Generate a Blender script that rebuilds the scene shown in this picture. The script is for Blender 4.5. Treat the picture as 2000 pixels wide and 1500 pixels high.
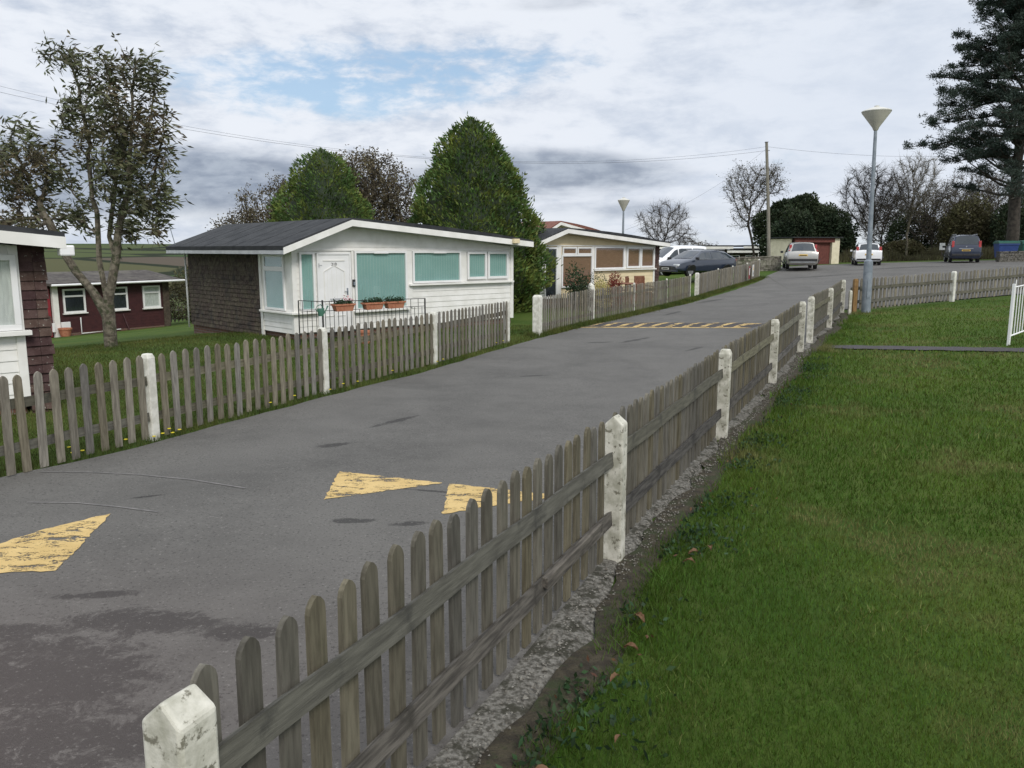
import bpy, math, random
import numpy as np
from mathutils import Vector, Matrix
R=math.radians
for o in list(bpy.data.objects): bpy.data.objects.remove(o)
SC=bpy.context.scene
C=SC.collection
# ------------------------------------------------------------------ camera
PITCH=R(9.3)
cd=bpy.data.cameras.new('camera'); cam=bpy.data.objects.new('camera',cd); C.objects.link(cam)
cd.sensor_width=36; cd.lens=28.8; cd.clip_start=.05; cd.clip_end=8000
cam.location=(0,0,0); cam.rotation_euler=(R(90)-PITCH,0,0); SC.camera=cam
SC.render.resolution_x=1024; SC.render.resolution_y=768
SC.view_settings.view_transform='Standard'; SC.view_settings.look='None'
SC.view_settings.exposure=0.0; SC.view_settings.gamma=1
# ------------------------------------------------------------------ sun and sky
SUN_AZ=158; SUN_EL=42          # azimuth clockwise from +Y (behind the camera, to its right)
sd=bpy.data.lights.new('sun','SUN'); sd.energy=2.1; sd.angle=R(16); sd.color=(1,.955,.9)
sun=bpy.data.objects.new('sun',sd); C.objects.link(sun)
a=R(SUN_AZ); e=R(SUN_EL)
sun.rotation_euler=Vector((math.sin(a)*math.cos(e),math.cos(a)*math.cos(e),math.sin(e))).to_track_quat('Z','Y').to_euler()
W=bpy.data.worlds.new('World'); SC.world=W; W.use_nodes=True
nt=W.node_tree; nt.nodes.clear()
def _N(t,typ,**k):
    n=t.nodes.new(typ)
    for a_,b_ in k.items(): setattr(n,a_,b_)
    return n
def sock(t,dst,src):
    if isinstance(src,(int,float)): dst.default_value=src
    elif isinstance(src,tuple): dst.default_value=src if len(src)!=3 or len(dst.default_value)==3 else src+(1,)
    else: t.links.new(src,dst)
def MA(t,op,a_,b_=None,c_=None,clamp=False):
    n=_N(t,'ShaderNodeMath',operation=op,use_clamp=clamp); sock(t,n.inputs[0],a_)
    if b_ is not None: sock(t,n.inputs[1],b_)
    if c_ is not None: sock(t,n.inputs[2],c_)
    return n.outputs[0]
def SS(t,x,lo,hi,a_=0.,b_=1.):
    n=_N(t,'ShaderNodeMapRange',interpolation_type='SMOOTHSTEP'); sock(t,n.inputs[0],x)
    n.inputs[1].default_value=lo; n.inputs[2].default_value=hi; n.inputs[3].default_value=a_; n.inputs[4].default_value=b_
    return n.outputs[0]
def MIX(t,f,a_,b_,mode='MIX'):
    n=_N(t,'ShaderNodeMix',data_type='RGBA',blend_type=mode); sock(t,n.inputs[0],f); sock(t,n.inputs[6],a_); sock(t,n.inputs[7],b_)
    return n.outputs[2]
def NOISE(t,vec,scale,det=4,rough=.55,dist=0.):
    n=_N(t,'ShaderNodeTexNoise'); sock(t,n.inputs['Vector'],vec); n.inputs['Scale'].default_value=scale
    n.inputs['Detail'].default_value=det; n.inputs['Roughness'].default_value=rough; n.inputs['Distortion'].default_value=dist
    return n.outputs[0]
tc=_N(nt,'ShaderNodeTexCoord'); sx=_N(nt,'ShaderNodeSeparateXYZ'); nt.links.new(tc.outputs['Generated'],sx.inputs[0])
az=MA(nt,'MULTIPLY',MA(nt,'ARCTAN2',sx.outputs[0],sx.outputs[1]),57.2958)
el=MA(nt,'MULTIPLY',MA(nt,'ARCSINE',sx.outputs[2]),57.2958)
def PV(kx,ky,ox=0.,oz=0.):
    cb=_N(nt,'ShaderNodeCombineXYZ'); sock(nt,cb.inputs[0],MA(nt,'MULTIPLY_ADD',az,kx,ox)); sock(nt,cb.inputs[1],MA(nt,'MULTIPLY',el,ky)); cb.inputs[2].default_value=oz
    return cb.outputs[0]
n1=NOISE(nt,PV(.10,.30,3.),1.,7,.6,.3)       # streaky cloud body
n2=NOISE(nt,PV(.35,.85,11.,2.),1.,6,.62,.2)  # small puffs
n3=NOISE(nt,PV(.07,.42,5.,7.),1.,6,.55,.5)  # dark banks
def bump2(ca,ce,wa,we):
    d=MA(nt,'ADD',MA(nt,'POWER',MA(nt,'DIVIDE',MA(nt,'ABSOLUTE',MA(nt,'SUBTRACT',az,ca)),wa),2.),MA(nt,'POWER',MA(nt,'DIVIDE',MA(nt,'ABSOLUTE',MA(nt,'SUBTRACT',el,ce)),we),2.))
    return MA(nt,'EXPONENT',MA(nt,'MULTIPLY',d,-1.))
skyt=_N(nt,'ShaderNodeTexSky',sky_type='NISHITA',sun_disc=False,sun_elevation=R(SUN_EL),sun_rotation=R(SUN_AZ),air_density=1.,dust_density=1.2,ozone_density=1.2)
blue=MIX(nt,1.,skyt.outputs[0],(1.25,1.25,1.3,1),'MULTIPLY')
# clouds (values are radiance x10: the background runs at 0.1)
cmix=SS(nt,MA(nt,'MULTIPLY_ADD',n2,.45,MA(nt,'MULTIPLY',n1,.75)), .40,.68)
cloud=MIX(nt,cmix,(5.4,6.1,7.3,1),(8.4,8.8,9.5,1))
cloud=MIX(nt,MA(nt,'MULTIPLY',bump2(24,9,16,9),.75),cloud,(7.2,7.85,8.9,1))
# grey bank low on the left and in the middle
bank=MA(nt,'ADD',MA(nt,'ADD',bump2(-19,4.2,11,2.3),MA(nt,'MULTIPLY',bump2(3,5.0,10,2.0),.9)),MA(nt,'MULTIPLY',bump2(-31,4.6,9,2.8),.75))
bank=MA(nt,'MAXIMUM',bank,MA(nt,'MULTIPLY',bump2(22.3,14.6,2.2,.9),.62))
bank=MA(nt,'MAXIMUM',bank,MA(nt,'MULTIPLY',bump2(3,15.8,7,1.2),.5))
bank=MA(nt,'MAXIMUM',bank,MA(nt,'MULTIPLY',bump2(8,2.8,10,1.1),.62))
bankm=SS(nt,MA(nt,'MULTIPLY',MA(nt,'MULTIPLY_ADD',n3,1.3,.1),bank),.22,.62)
bcol=MIX(nt,SS(nt,n2,.35,.65),(2.4,2.9,3.8,1),(4.0,4.6,5.5,1))
cloud=MIX(nt,MA(nt,'MULTIPLY',bankm,.85),cloud,bcol)
# gaps of blue
gap=MA(nt,'ADD',bump2(-12,10.4,13,2.9),MA(nt,'ADD',MA(nt,'MULTIPLY',bump2(1,12.5,12,2),.55),MA(nt,'MULTIPLY',bump2(17,5.5,9,1.8),.5)))
gapm=SS(nt,MA(nt,'MULTIPLY',gap,MA(nt,'SUBTRACT',1.45,MA(nt,'MULTIPLY',n2,1.55))),.30,.78)
cloud=MIX(nt,MA(nt,'MULTIPLY',gapm,.9),cloud,MIX(nt,.45,blue,(4.3,6.3,8.2,1)))
# bright strip over the horizon, brighter cloud overhead
hz=SS(nt,el,3.2,.2); cloud=MIX(nt,MA(nt,'MULTIPLY',hz,MA(nt,'MULTIPLY',SS(nt,n1,.35,.6),.85)),cloud,(7.0,7.5,7.9,1))
up=SS(nt,el,18,60,1.,1.6)
sc_=_N(nt,'ShaderNodeVectorMath',operation='SCALE'); sock(nt,sc_.inputs[0],cloud); sock(nt,sc_.inputs['Scale'],up)
bg=_N(nt,'ShaderNodeBackground'); bg.inputs[1].default_value=.1; nt.links.new(sc_.outputs[0],bg.inputs[0])
wo=_N(nt,'ShaderNodeOutputWorld'); nt.links.new(bg.outputs[0],wo.inputs[0])

# ------------------------------------------------------------------ materials
def mat(name,c1,c2=None,scale=8.,rough=.8,det=5,bump=0.,bscale=None,stretch=None,c3=None,m3=(.55,.65),s3=2.,island=0.,rnd=False,metal=0.,spec=.4,lo=.35,hi=.65,bdist=.01,coord='Object'):
    m=bpy.data.materials.new(name); m.use_nodes=True; t=m.node_tree; b=t.nodes['Principled BSDF']
    b.inputs['Roughness'].default_value=rough; b.inputs['Metallic'].default_value=metal; b.inputs['Specular IOR Level'].default_value=spec
    tcn=_N(t,'ShaderNodeTexCoord'); vec=tcn.outputs[coord]
    if stretch or rnd:
        mp=_N(t,'ShaderNodeMapping'); t.links.new(vec,mp.inputs[0])
        if stretch: mp.inputs['Scale'].default_value=stretch
        if rnd:
            oi=_N(t,'ShaderNodeObjectInfo'); cb=_N(t,'ShaderNodeCombineXYZ')
            for i in range(3): sock(t,cb.inputs[i],MA(t,'MULTIPLY',oi.outputs['Random'],37.+i*11))
            t.links.new(cb.outputs[0],mp.inputs[1])
        vec=mp.outputs[0]
    col=c1+(1,)
    if c2 is not None:
        n=NOISE(t,vec,scale,det); col=MIX(t,SS(t,n,lo,hi),c1+(1,),c2+(1,))
    if c3 is not None:
        n=NOISE(t,tcn.outputs[coord],s3,6,.65); col=MIX(t,SS(t,n,*m3),col,c3+(1,))
    if island:
        g=_N(t,'ShaderNodeNewGeometry'); v=MA(t,'MULTIPLY_ADD',g.outputs['Random Per Island'],2*island,1-island)
        hs=_N(t,'ShaderNodeHueSaturation'); sock(t,hs.inputs['Color'],col); sock(t,hs.inputs['Value'],v)
        sock(t,hs.inputs['Hue'],MA(t,'MULTIPLY_ADD',g.outputs['Random Per Island'],.05,.475)); col=hs.outputs[0]
    if rnd:
        oi=_N(t,'ShaderNodeObjectInfo'); hs=_N(t,'ShaderNodeHueSaturation'); sock(t,hs.inputs['Color'],col)
        sock(t,hs.inputs['Value'],MA(t,'MULTIPLY_ADD',oi.outputs['Random'],.5,.72))
        sock(t,hs.inputs['Saturation'],MA(t,'MULTIPLY_ADD',MA(t,'FRACT',MA(t,'MULTIPLY',oi.outputs['Random'],7.3)),.7,.6)); col=hs.outputs[0]
    sock(t,b.inputs['Base Color'],col)
    if bump:
        n=NOISE(t,vec,bscale or scale*2,5,.6); bp=_N(t,'ShaderNodeBump'); bp.inputs['Strength'].default_value=bump; bp.inputs['Distance'].default_value=bdist
        t.links.new(n,bp.inputs['Height']); t.links.new(bp.outputs[0],b.inputs['Normal'])
    m['_b']=1
    return m
def leafmat(name,c1,c2,sc=.6,island=.35,lo=.35,hi=.65,c3=None):
    m=mat(name,c1,c2,scale=sc,rough=.65,island=island,lo=lo,hi=hi,spec=.25,c3=c3,s3=.5,m3=(.5,.62))
    t=m.node_tree; b=t.nodes['Principled BSDF']; tr=_N(t,'ShaderNodeBsdfTranslucent'); ms=_N(t,'ShaderNodeMixShader'); ms.inputs[0].default_value=.22
    src=b.inputs['Base Color'].links[0].from_socket; t.links.new(src,tr.inputs[0])
    out=[n for n in t.nodes if n.type=='OUTPUT_MATERIAL'][0]
    t.links.new(b.outputs[0],ms.inputs[1]); t.links.new(tr.outputs[0],ms.inputs[2]); t.links.new(ms.outputs[0],out.inputs[0])
    return m
def glassmat():
    m=bpy.data.materials.new('window glass'); m.use_nodes=True; t=m.node_tree; t.nodes.clear()
    g=_N(t,'ShaderNodeBsdfGlossy'); g.inputs['Roughness'].default_value=.02; tr=_N(t,'ShaderNodeBsdfTransparent'); tr.inputs[0].default_value=(.97,.985,.98,1)
    fr=_N(t,'ShaderNodeLayerWeight'); ms=_N(t,'ShaderNodeMixShader'); o=_N(t,'ShaderNodeOutputMaterial')
    t.links.new(MA(t,'MULTIPLY_ADD',MA(t,'POWER',fr.outputs['Facing'],4.),.7,.05,clamp=True),ms.inputs[0]); t.links.new(tr.outputs[0],ms.inputs[1]); t.links.new(g.outputs[0],ms.inputs[2]); t.links.new(ms.outputs[0],o.inputs[0])
    return m
M={}
M['glass']=glassmat()
def woodmat(name,stretch,c1,c2,c3,rnd=True):
    m=mat(name,c1,c2,scale=9,stretch=stretch,rough=.9,bump=.5,bscale=22,c3=c3,s3=3.,m3=(.52,.7),rnd=rnd,bdist=.006,lo=.3,hi=.7)
    return m
M['picket']=woodmat('weathered picket wood',(5,5,.55),(.076,.067,.046),(.138,.124,.088),(.062,.068,.036))
M['picket_left']=woodmat('bleached picket wood',(5,5,.55),(.125,.112,.086),(.225,.205,.160),(.105,.10,.07))
M['rail']=woodmat('weathered rail wood',(.5,5,5),(.082,.076,.052),(.145,.137,.094),(.05,.048,.036))
M['rail_dark']=woodmat('dark rotting rail wood',(.5,5,5),(.04,.036,.031),(.12,.11,.095),(.03,.027,.022))
M['new_wood']=woodmat('fresh brown post wood',(5,5,.5),(.2,.125,.06),(.3,.2,.11),(.16,.1,.06))
M['post']=mat('flaking whitewashed concrete',(.60,.58,.50),(.36,.35,.28),scale=11,rough=.85,bump=.6,bscale=60,c3=(.17,.16,.12),s3=24,m3=(.56,.66),rnd=False,bdist=.004)
M['post_clean']=mat('whitewashed concrete',(.68,.67,.60),(.5,.49,.42),scale=9,rough=.8,bump=.4,bscale=50,c3=(.2,.19,.14),s3=9,m3=(.66,.76),bdist=.003)
M['white']=mat('white gloss paint',(.80,.79,.75),(.72,.71,.66),scale=3,rough=.45,c3=(.55,.54,.47),s3=2.2,m3=(.62,.85))
M['white_pvc']=mat('white plastic',(.80,.80,.79),(.74,.74,.72),scale=2,rough=.35)
M['grey_white']=mat('shaded white fascia and grey fittings',(.52,.53,.54),(.42,.43,.44),scale=4,rough=.6)  # grey holds the shade on the white eaves; also colours door fittings
M['cream']=mat('cream paint',(.74,.62,.40),(.68,.57,.36),scale=3,rough=.55)
M['maroon']=mat('maroon painted boards',(.062,.020,.021),(.048,.016,.018),scale=4,rough=.6)
M['shingle']=mat('dark brown shingles',(.050,.037,.026),(.088,.069,.050),scale=9,rough=.9,bump=.5,bscale=40,island=.18,c3=(.036,.03,.026),s3=2,m3=(.5,.7))
M['shingle_red']=mat('lichened brown shingles',(.055,.030,.026),(.085,.052,.046),scale=8,rough=.95,bump=.6,bscale=40,island=.3,c3=(.26,.25,.22),s3=26,m3=(.62,.68))
M['felt']=mat('dark roofing felt',(.020,.022,.024),(.036,.038,.040),scale=3,rough=.9,bump=.4,bscale=60,c3=(.052,.055,.053),s3=1.1,m3=(.55,.8))
M['felt_brown']=mat('brown lichened roofing felt',(.045,.038,.033),(.085,.075,.066),scale=4,rough=.9,c3=(.11,.10,.08),s3=1.2,m3=(.5,.7))
M['tile']=mat('red brown roof tiles',(.14,.055,.04),(.2,.085,.06),scale=8,rough=.85,bump=.4)
M['brick']=None
M['blind_green']=mat('sea green blind',(.25,.41,.385),(.28,.445,.42),scale=2,rough=.8)
M['blind_brown']=mat('brown wooden blind',(.21,.11,.065),(.28,.155,.095),scale=5,stretch=(1,1,12),rough=.6)
M['net']=mat('grey net curtain',(.48,.49,.47),(.60,.61,.58),scale=12,stretch=(3,3,.3),rough=.9)
M['dark']=mat('dark interior',(.012,.015,.02),(.03,.035,.045),scale=1.2,rough=.5)  # dark sheet colour, paints the unlit room behind a pane
M['iron']=mat('black painted iron',(.012,.013,.014),(.03,.028,.026),scale=20,rough=.5)
M['terracotta']=mat('terracotta',(.36,.13,.07),(.43,.19,.11),scale=10,rough=.85,bump=.3)
M['galv']=mat('galvanised grey steel',(.18,.21,.24),(.25,.28,.31),scale=6,rough=.55,metal=.2)
M['lampcone']=mat('grey plastic lamp cone',(.42,.40,.35),(.48,.46,.4),scale=3,rough=.5)
M['lampcap']=mat('pale lamp cap',(.60,.59,.54),(.5,.49,.43),scale=4,rough=.5)
M['pole']=mat('weathered pole timber',(.15,.14,.11),(.24,.225,.185),scale=6,stretch=(6,6,.5),rough=.9)
M['wire']=mat('dark cable',(.05,.05,.055),(.06,.06,.065),scale=1,rough=.6)
M['tyre']=mat('black rubber',(.012,.012,.012),(.022,.022,.022),scale=20,rough=.85)
M['rim']=mat('alloy wheel metal',(.35,.36,.37),(.45,.46,.47),scale=5,rough=.35,metal=.7)
M['black_plastic']=mat('black trim plastic',(.018,.018,.019),(.03,.03,.032),scale=10,rough=.6)
M['carglass']=mat('tinted car glass',(.02,.027,.032),(.03,.04,.045),scale=1,rough=.04,spec=1.)
M['redlight']=mat('red lamp plastic',(.33,.02,.025),(.42,.05,.05),scale=8,rough=.2,spec=.8)
M['headlight']=mat('clear headlamp',(.55,.57,.6),(.75,.77,.8),scale=12,rough=.1,spec=1.)
M['plate_yellow']=mat('yellow number plate',(.68,.46,.09),(.60,.38,.07),scale=10,rough=.4)
M['plate_white']=mat('white number plate',(.7,.7,.68),(.65,.65,.63),scale=10,rough=.4)
M['black']=mat('black marking',(.015,.015,.015),(.02,.02,.02),scale=5,rough=.6)
def paint(name,c,met=.5):
    m=mat(name,c,tuple(x*1.12 for x in c),scale=2,rough=.28,metal=met,spec=.6); m.node_tree.nodes['Principled BSDF'].inputs['Coat Weight'].default_value=.8; m.node_tree.nodes['Principled BSDF'].inputs['Coat Roughness'].default_value=.06
    return m
M['p_silver']=paint('silver car paint',(.38,.37,.34)); M['p_white']=paint('white car paint',(.74,.75,.75),0.); M['p_blue']=paint('dark blue car paint',(.009,.016,.04),.0); M['p_navy']=paint('slate blue car paint',(.012,.019,.034),.0)
M['stone']=mat('weathered wall stone',(.13,.12,.095),(.24,.22,.185),scale=5,rough=.95,bump=.8,bscale=14,c3=(.07,.07,.045),s3=2.2,m3=(.5,.66),bdist=.03,island=.25)
M['red_brick']=mat('dull red brick',(.105,.035,.028),(.15,.052,.04),scale=9,rough=.9,bump=.4,bscale=25)
M['cream_render']=mat('cream render',(.70,.64,.47),(.62,.56,.40),scale=3,rough=.9,c3=(.4,.36,.26),s3=1.4,m3=(.6,.8))
M['bin_blue']=mat('blue bin plastic',(.02,.045,.16),(.03,.06,.19),scale=3,rough=.5)
M['bin_green']=mat('green bin plastic',(.015,.075,.055),(.02,.09,.065),scale=3,rough=.5)
M['bark']=mat('lichened bark',(.075,.062,.046),(.175,.155,.115),scale=9,rough=.95,bump=.9,bscale=18,c3=(.05,.055,.028),s3=6,m3=(.5,.6),bdist=.03)
M['bark_dark']=mat('dark bark',(.035,.03,.024),(.07,.06,.048),scale=5,rough=.95,bump=.5,bscale=12)
M['twig']=mat('brown grey twigs',(.045,.038,.031),(.075,.064,.052),scale=3,rough=.95)
M['leaf_olive']=leafmat('olive leaves',(.070,.078,.040),(.125,.135,.065),1.3,.4,c3=(.11,.085,.05))
M['leaf_conifer']=leafmat('golden green conifer sprays',(.068,.115,.030),(.20,.23,.048),1.6,.38,lo=.42,hi=.74)
M['leaf_brown']=leafmat('bronze brown leaves',(.085,.072,.046),(.135,.112,.066),1.,.35)
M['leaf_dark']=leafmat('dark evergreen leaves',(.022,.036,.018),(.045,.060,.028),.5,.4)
M['needle']=leafmat('blue green pine needles',(.026,.042,.032),(.048,.068,.050),.6,.35)
M['leaf_hedge']=leafmat('brownish hedge leaves',(.055,.05,.025),(.09,.085,.04),.5,.4)
M['leaf_bush']=leafmat('glossy bush leaves',(.02,.045,.02),(.04,.075,.028),3.,.4)
M['leaf_red']=leafmat('dark red leaves',(.16,.03,.025),(.24,.06,.04),5.,.35)
M['leaf_pale']=leafmat('pale yellow leaves',(.42,.36,.14),(.55,.47,.2),5.,.3)
M['petal_pink']=leafmat('pink petals',(.7,.2,.28),(.75,.45,.5),9.,.3)
M['petal_yellow']=leafmat('yellow petals',(.75,.6,.03),(.8,.7,.08),9.,.15)
M['dead_leaf']=leafmat('fallen brown leaves',(.12,.062,.034),(.21,.12,.065),9.,.4)
M['blade']=leafmat('grass blades',(.050,.094,.009),(.084,.128,.015),.55,.45,c3=(.14,.14,.045))
M['blade_straw']=leafmat('straw tinged grass blades',(.08,.125,.02),(.15,.16,.045),1.2,.4)
M['blade_left']=leafmat('verge grass blades',(.05,.075,.014),(.10,.11,.025),.8,.42)
M['chair_wood']=mat('brown stained chair wood',(.16,.06,.035),(.24,.11,.06),scale=9,rough=.6)
M['sign_red']=mat('dark red sign',(.22,.02,.03),(.26,.03,.04),scale=3,rough=.5)
M['plastic_green']=mat('green plastic',(.05,.14,.10),(.07,.17,.12),scale=5,rough=.4)
# brick plinth with courses
def brickmat():
    m=bpy.data.materials.new('brown brick courses'); m.use_nodes=True; t=m.node_tree; b=t.nodes['Principled BSDF']; tcn=_N(t,'ShaderNodeTexCoord')
    s=_N(t,'ShaderNodeSeparateXYZ'); t.links.new(tcn.outputs['Object'],s.inputs[0]); cb=_N(t,'ShaderNodeCombineXYZ')
    sock(t,cb.inputs[0],MA(t,'ADD',s.outputs[0],s.outputs[1])); sock(t,cb.inputs[1],s.outputs[2])
    br=_N(t,'ShaderNodeTexBrick'); t.links.new(cb.outputs[0],br.inputs[0]); br.inputs['Color1'].default_value=(.15,.07,.045,1); br.inputs['Color2'].default_value=(.10,.05,.035,1); br.inputs['Mortar'].default_value=(.16,.14,.12,1)
    br.inputs['Scale'].default_value=1; br.inputs['Brick Width'].default_value=.22; br.inputs['Row Height'].default_value=.075; br.inputs['Mortar Size'].default_value=.008
    t.links.new(br.outputs[0],b.inputs['Base Color']); b.inputs['Roughness'].default_value=.9
    return m
M['brick']=brickmat()
# asphalt: aggregate speckle, worn mottling, dark open-textured patches, cracks
def asphalt(name,base,dark):
    m=bpy.data.materials.new(name); m.use_nodes=True; t=m.node_tree; b=t.nodes['Principled BSDF']; b.inputs['Roughness'].default_value=.82; b.inputs['Specular IOR Level'].default_value=.35
    g=_N(t,'ShaderNodeNewGeometry'); P=g.outputs['Position']
    big=NOISE(t,P,.55,6,.62,.4); mid=NOISE(t,P,4.,5,.6); fine=NOISE(t,P,48.,2,.6)
    col=MIX(t,SS(t,big,.3,.7),tuple(x*.76 for x in base)+(1,),tuple(x*1.14 for x in base)+(1,))
    col=MIX(t,MA(t,'MULTIPLY',SS(t,mid,.35,.7),.35),col,tuple(x*1.25 for x in base)+(1,))
    # worn patches toward the near left, where the top dressing has gone
    s=_N(t,'ShaderNodeSeparateXYZ'); t.links.new(P,s.inputs[0])
    def blob(cx,cy,rx,ry,ang=0.):
        ca,sa=math.cos(ang),math.sin(ang)
        dx=MA(t,'SUBTRACT',s.outputs[0],cx); dy=MA(t,'SUBTRACT',s.outputs[1],cy)
        u=MA(t,'DIVIDE',MA(t,'ADD',MA(t,'MULTIPLY',dx,ca),MA(t,'MULTIPLY',dy,sa)),rx); v=MA(t,'DIVIDE',MA(t,'SUBTRACT',MA(t,'MULTIPLY',dy,ca),MA(t,'MULTIPLY',dx,sa)),ry)
        return MA(t,'EXPONENT',MA(t,'MULTIPLY',MA(t,'ADD',MA(t,'MULTIPLY',u,u),MA(t,'MULTIPLY',v,v)),-1.))
    bl=blob(-2.35,3.75,.75,.62,-.2)
    for args in [(-2.1,4.42,.62,.20,-.08),(-1.5,4.28,.34,.13,0),(-2.6,4.80,.30,.07,.1),(-1.62,3.3,.42,.26,0.),(-2.9,4.25,.45,.16,.2),(-2.2,3.2,.8,.3,0.),(-1.47,10.05,.50,.085,.95),(-1.97,8.78,.22,.10,.5),(-3.18,6.9,.16,.035,.4),(-.8,6.11,.18,.07,0.1),(-1.25,6.19,.22,.07,0.),(.35,13.7,.35,.08,.3),(2.85,18.9,.75,.13,.9),(1.98,18.6,.4,.14,0.2),(5.3,27.,1.2,.12,1.1),(3.8,17.,.5,.07,.9),(-.6,6.95,.55,.03,-.3),(8.,33.,1.6,.2,.9),(17.,46.,3.,.4,.2),(24.,50.,5.,.5,.1)]:
        bl=MA(t,'MAXIMUM',bl,blob(*args))
    pn=NOISE(t,P,6.5,10,.85,.5)
    pm=SS(t,MA(t,'MULTIPLY',bl,MA(t,'MULTIPLY_ADD',pn,3.6,-1.05)),.28,.56)
    col=MIX(t,MA(t,'MULTIPLY',pm,.72),col,dark+(1,))
    col=MIX(t,MA(t,'MULTIPLY',SS(t,fine,.60,.76),.8),col,tuple(x*2.0 for x in base)+(1,))
    col=MIX(t,SS(t,fine,.42,.30),col,tuple(x*.45 for x in base)+(1,))
    rd=MA(t,'MULTIPLY',blob(-3.3,3.2,2.6,1.8),.35); col=MIX(t,rd,col,(base[0]*1.35,base[1]*1.02,base[2]*1.02,1))
    sock(t,b.inputs['Base Color'],col)
    bp=_N(t,'ShaderNodeBump'); bp.inputs['Distance'].default_value=.014; sock(t,bp.inputs['Strength'],MA(t,'MULTIPLY_ADD',pm,.4,.6))
    t.links.new(NOISE(t,P,110.,3,.7),bp.inputs['Height']); t.links.new(bp.outputs[0],b.inputs['Normal'])
    return m
M['asphalt']=asphalt('worn grey asphalt',(.109,.104,.094),(.030,.028,.026))
M['asphalt_dark']=asphalt('dark path asphalt',(.055,.05,.05),(.03,.027,.025))
M['concrete']=mat('rough concrete footing',(.065,.06,.048),(.20,.19,.165),scale=36,rough=.95,bump=1.,bscale=70,c3=(.04,.038,.026),s3=8,m3=(.50,.60),coord='Object',bdist=.012)
def linepaint(th=.70,nm='worn yellow road paint'):
    m=mat(nm,(.50,.35,.135),(.57,.41,.17),scale=5,rough=.8,bump=.3,bscale=90,coord='Object')
    t=m.node_tree; b=t.nodes['Principled BSDF']; g=_N(t,'ShaderNodeNewGeometry'); P=g.outputs['Position']
    mp=_N(t,'ShaderNodeMapping'); t.links.new(P,mp.inputs[0]); mp.inputs['Rotation'].default_value=(0,0,R(-12)); mp.inputs['Scale'].default_value=(1.,2.2,1.)
    w=NOISE(t,mp.outputs[0],4.2,9,.8,.3); f=NOISE(t,P,60.,3,.7)
    hole=SS(t,MA(t,'MULTIPLY_ADD',f,.30,w),th,th+.05)
    tr=_N(t,'ShaderNodeBsdfTransparent'); ms=_N(t,'ShaderNodeMixShader'); out=[n for n in t.nodes if n.type=='OUTPUT_MATERIAL'][0]
    sock(t,ms.inputs[0],hole); t.links.new(b.outputs[0],ms.inputs[1]); t.links.new(tr.outputs[0],ms.inputs[2]); t.links.new(ms.outputs[0],out.inputs[0])
    return m
M['line']=linepaint(.672); M['line_faded']=linepaint(.635,'faded yellow road paint')
M['chalk']=mat('faded white line',(.19,.18,.17),(.12,.115,.11),scale=9,rough=.9)
def grassmat():
    m=bpy.data.materials.new('mown grass'); m.use_nodes=True; t=m.node_tree; b=t.nodes['Principled BSDF']; b.inputs['Roughness'].default_value=.9; b.inputs['Specular IOR Level'].default_value=.1
    g=_N(t,'ShaderNodeNewGeometry'); P=g.outputs['Position']
    a_=NOISE(t,P,.35,5,.6,.5); c_=NOISE(t,P,2.5,5,.65); f=NOISE(t,P,30.,4,.7)
    col=MIX(t,SS(t,a_,.35,.65),(.042,.082,.013,1),(.070,.105,.019,1))
    col=MIX(t,MA(t,'MULTIPLY',SS(t,c_,.4,.7),.5),col,(.085,.105,.026,1))
    col=MIX(t,MA(t,'MULTIPLY',SS(t,f,.5,.3),.7),col,(.018,.034,.008,1))
    sock(t,b.inputs['Base Color'],col)
    bp=_N(t,'ShaderNodeBump'); bp.inputs['Strength'].default_value=.7; bp.inputs['Distance'].default_value=.03; t.links.new(f,bp.inputs['Height']); t.links.new(bp.outputs[0],b.inputs['Normal'])
    return m
M['grass']=grassmat()
M['soil']=mat('dark soil and moss',(.030,.024,.015),(.060,.050,.030),scale=14,rough=.95,bump=1.,bscale=60,c3=(.035,.042,.016),s3=6,m3=(.50,.62),bdist=.02)
M['grit']=mat('pale grit',(.09,.08,.065),(.24,.23,.20),scale=30,rough=.9)
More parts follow.
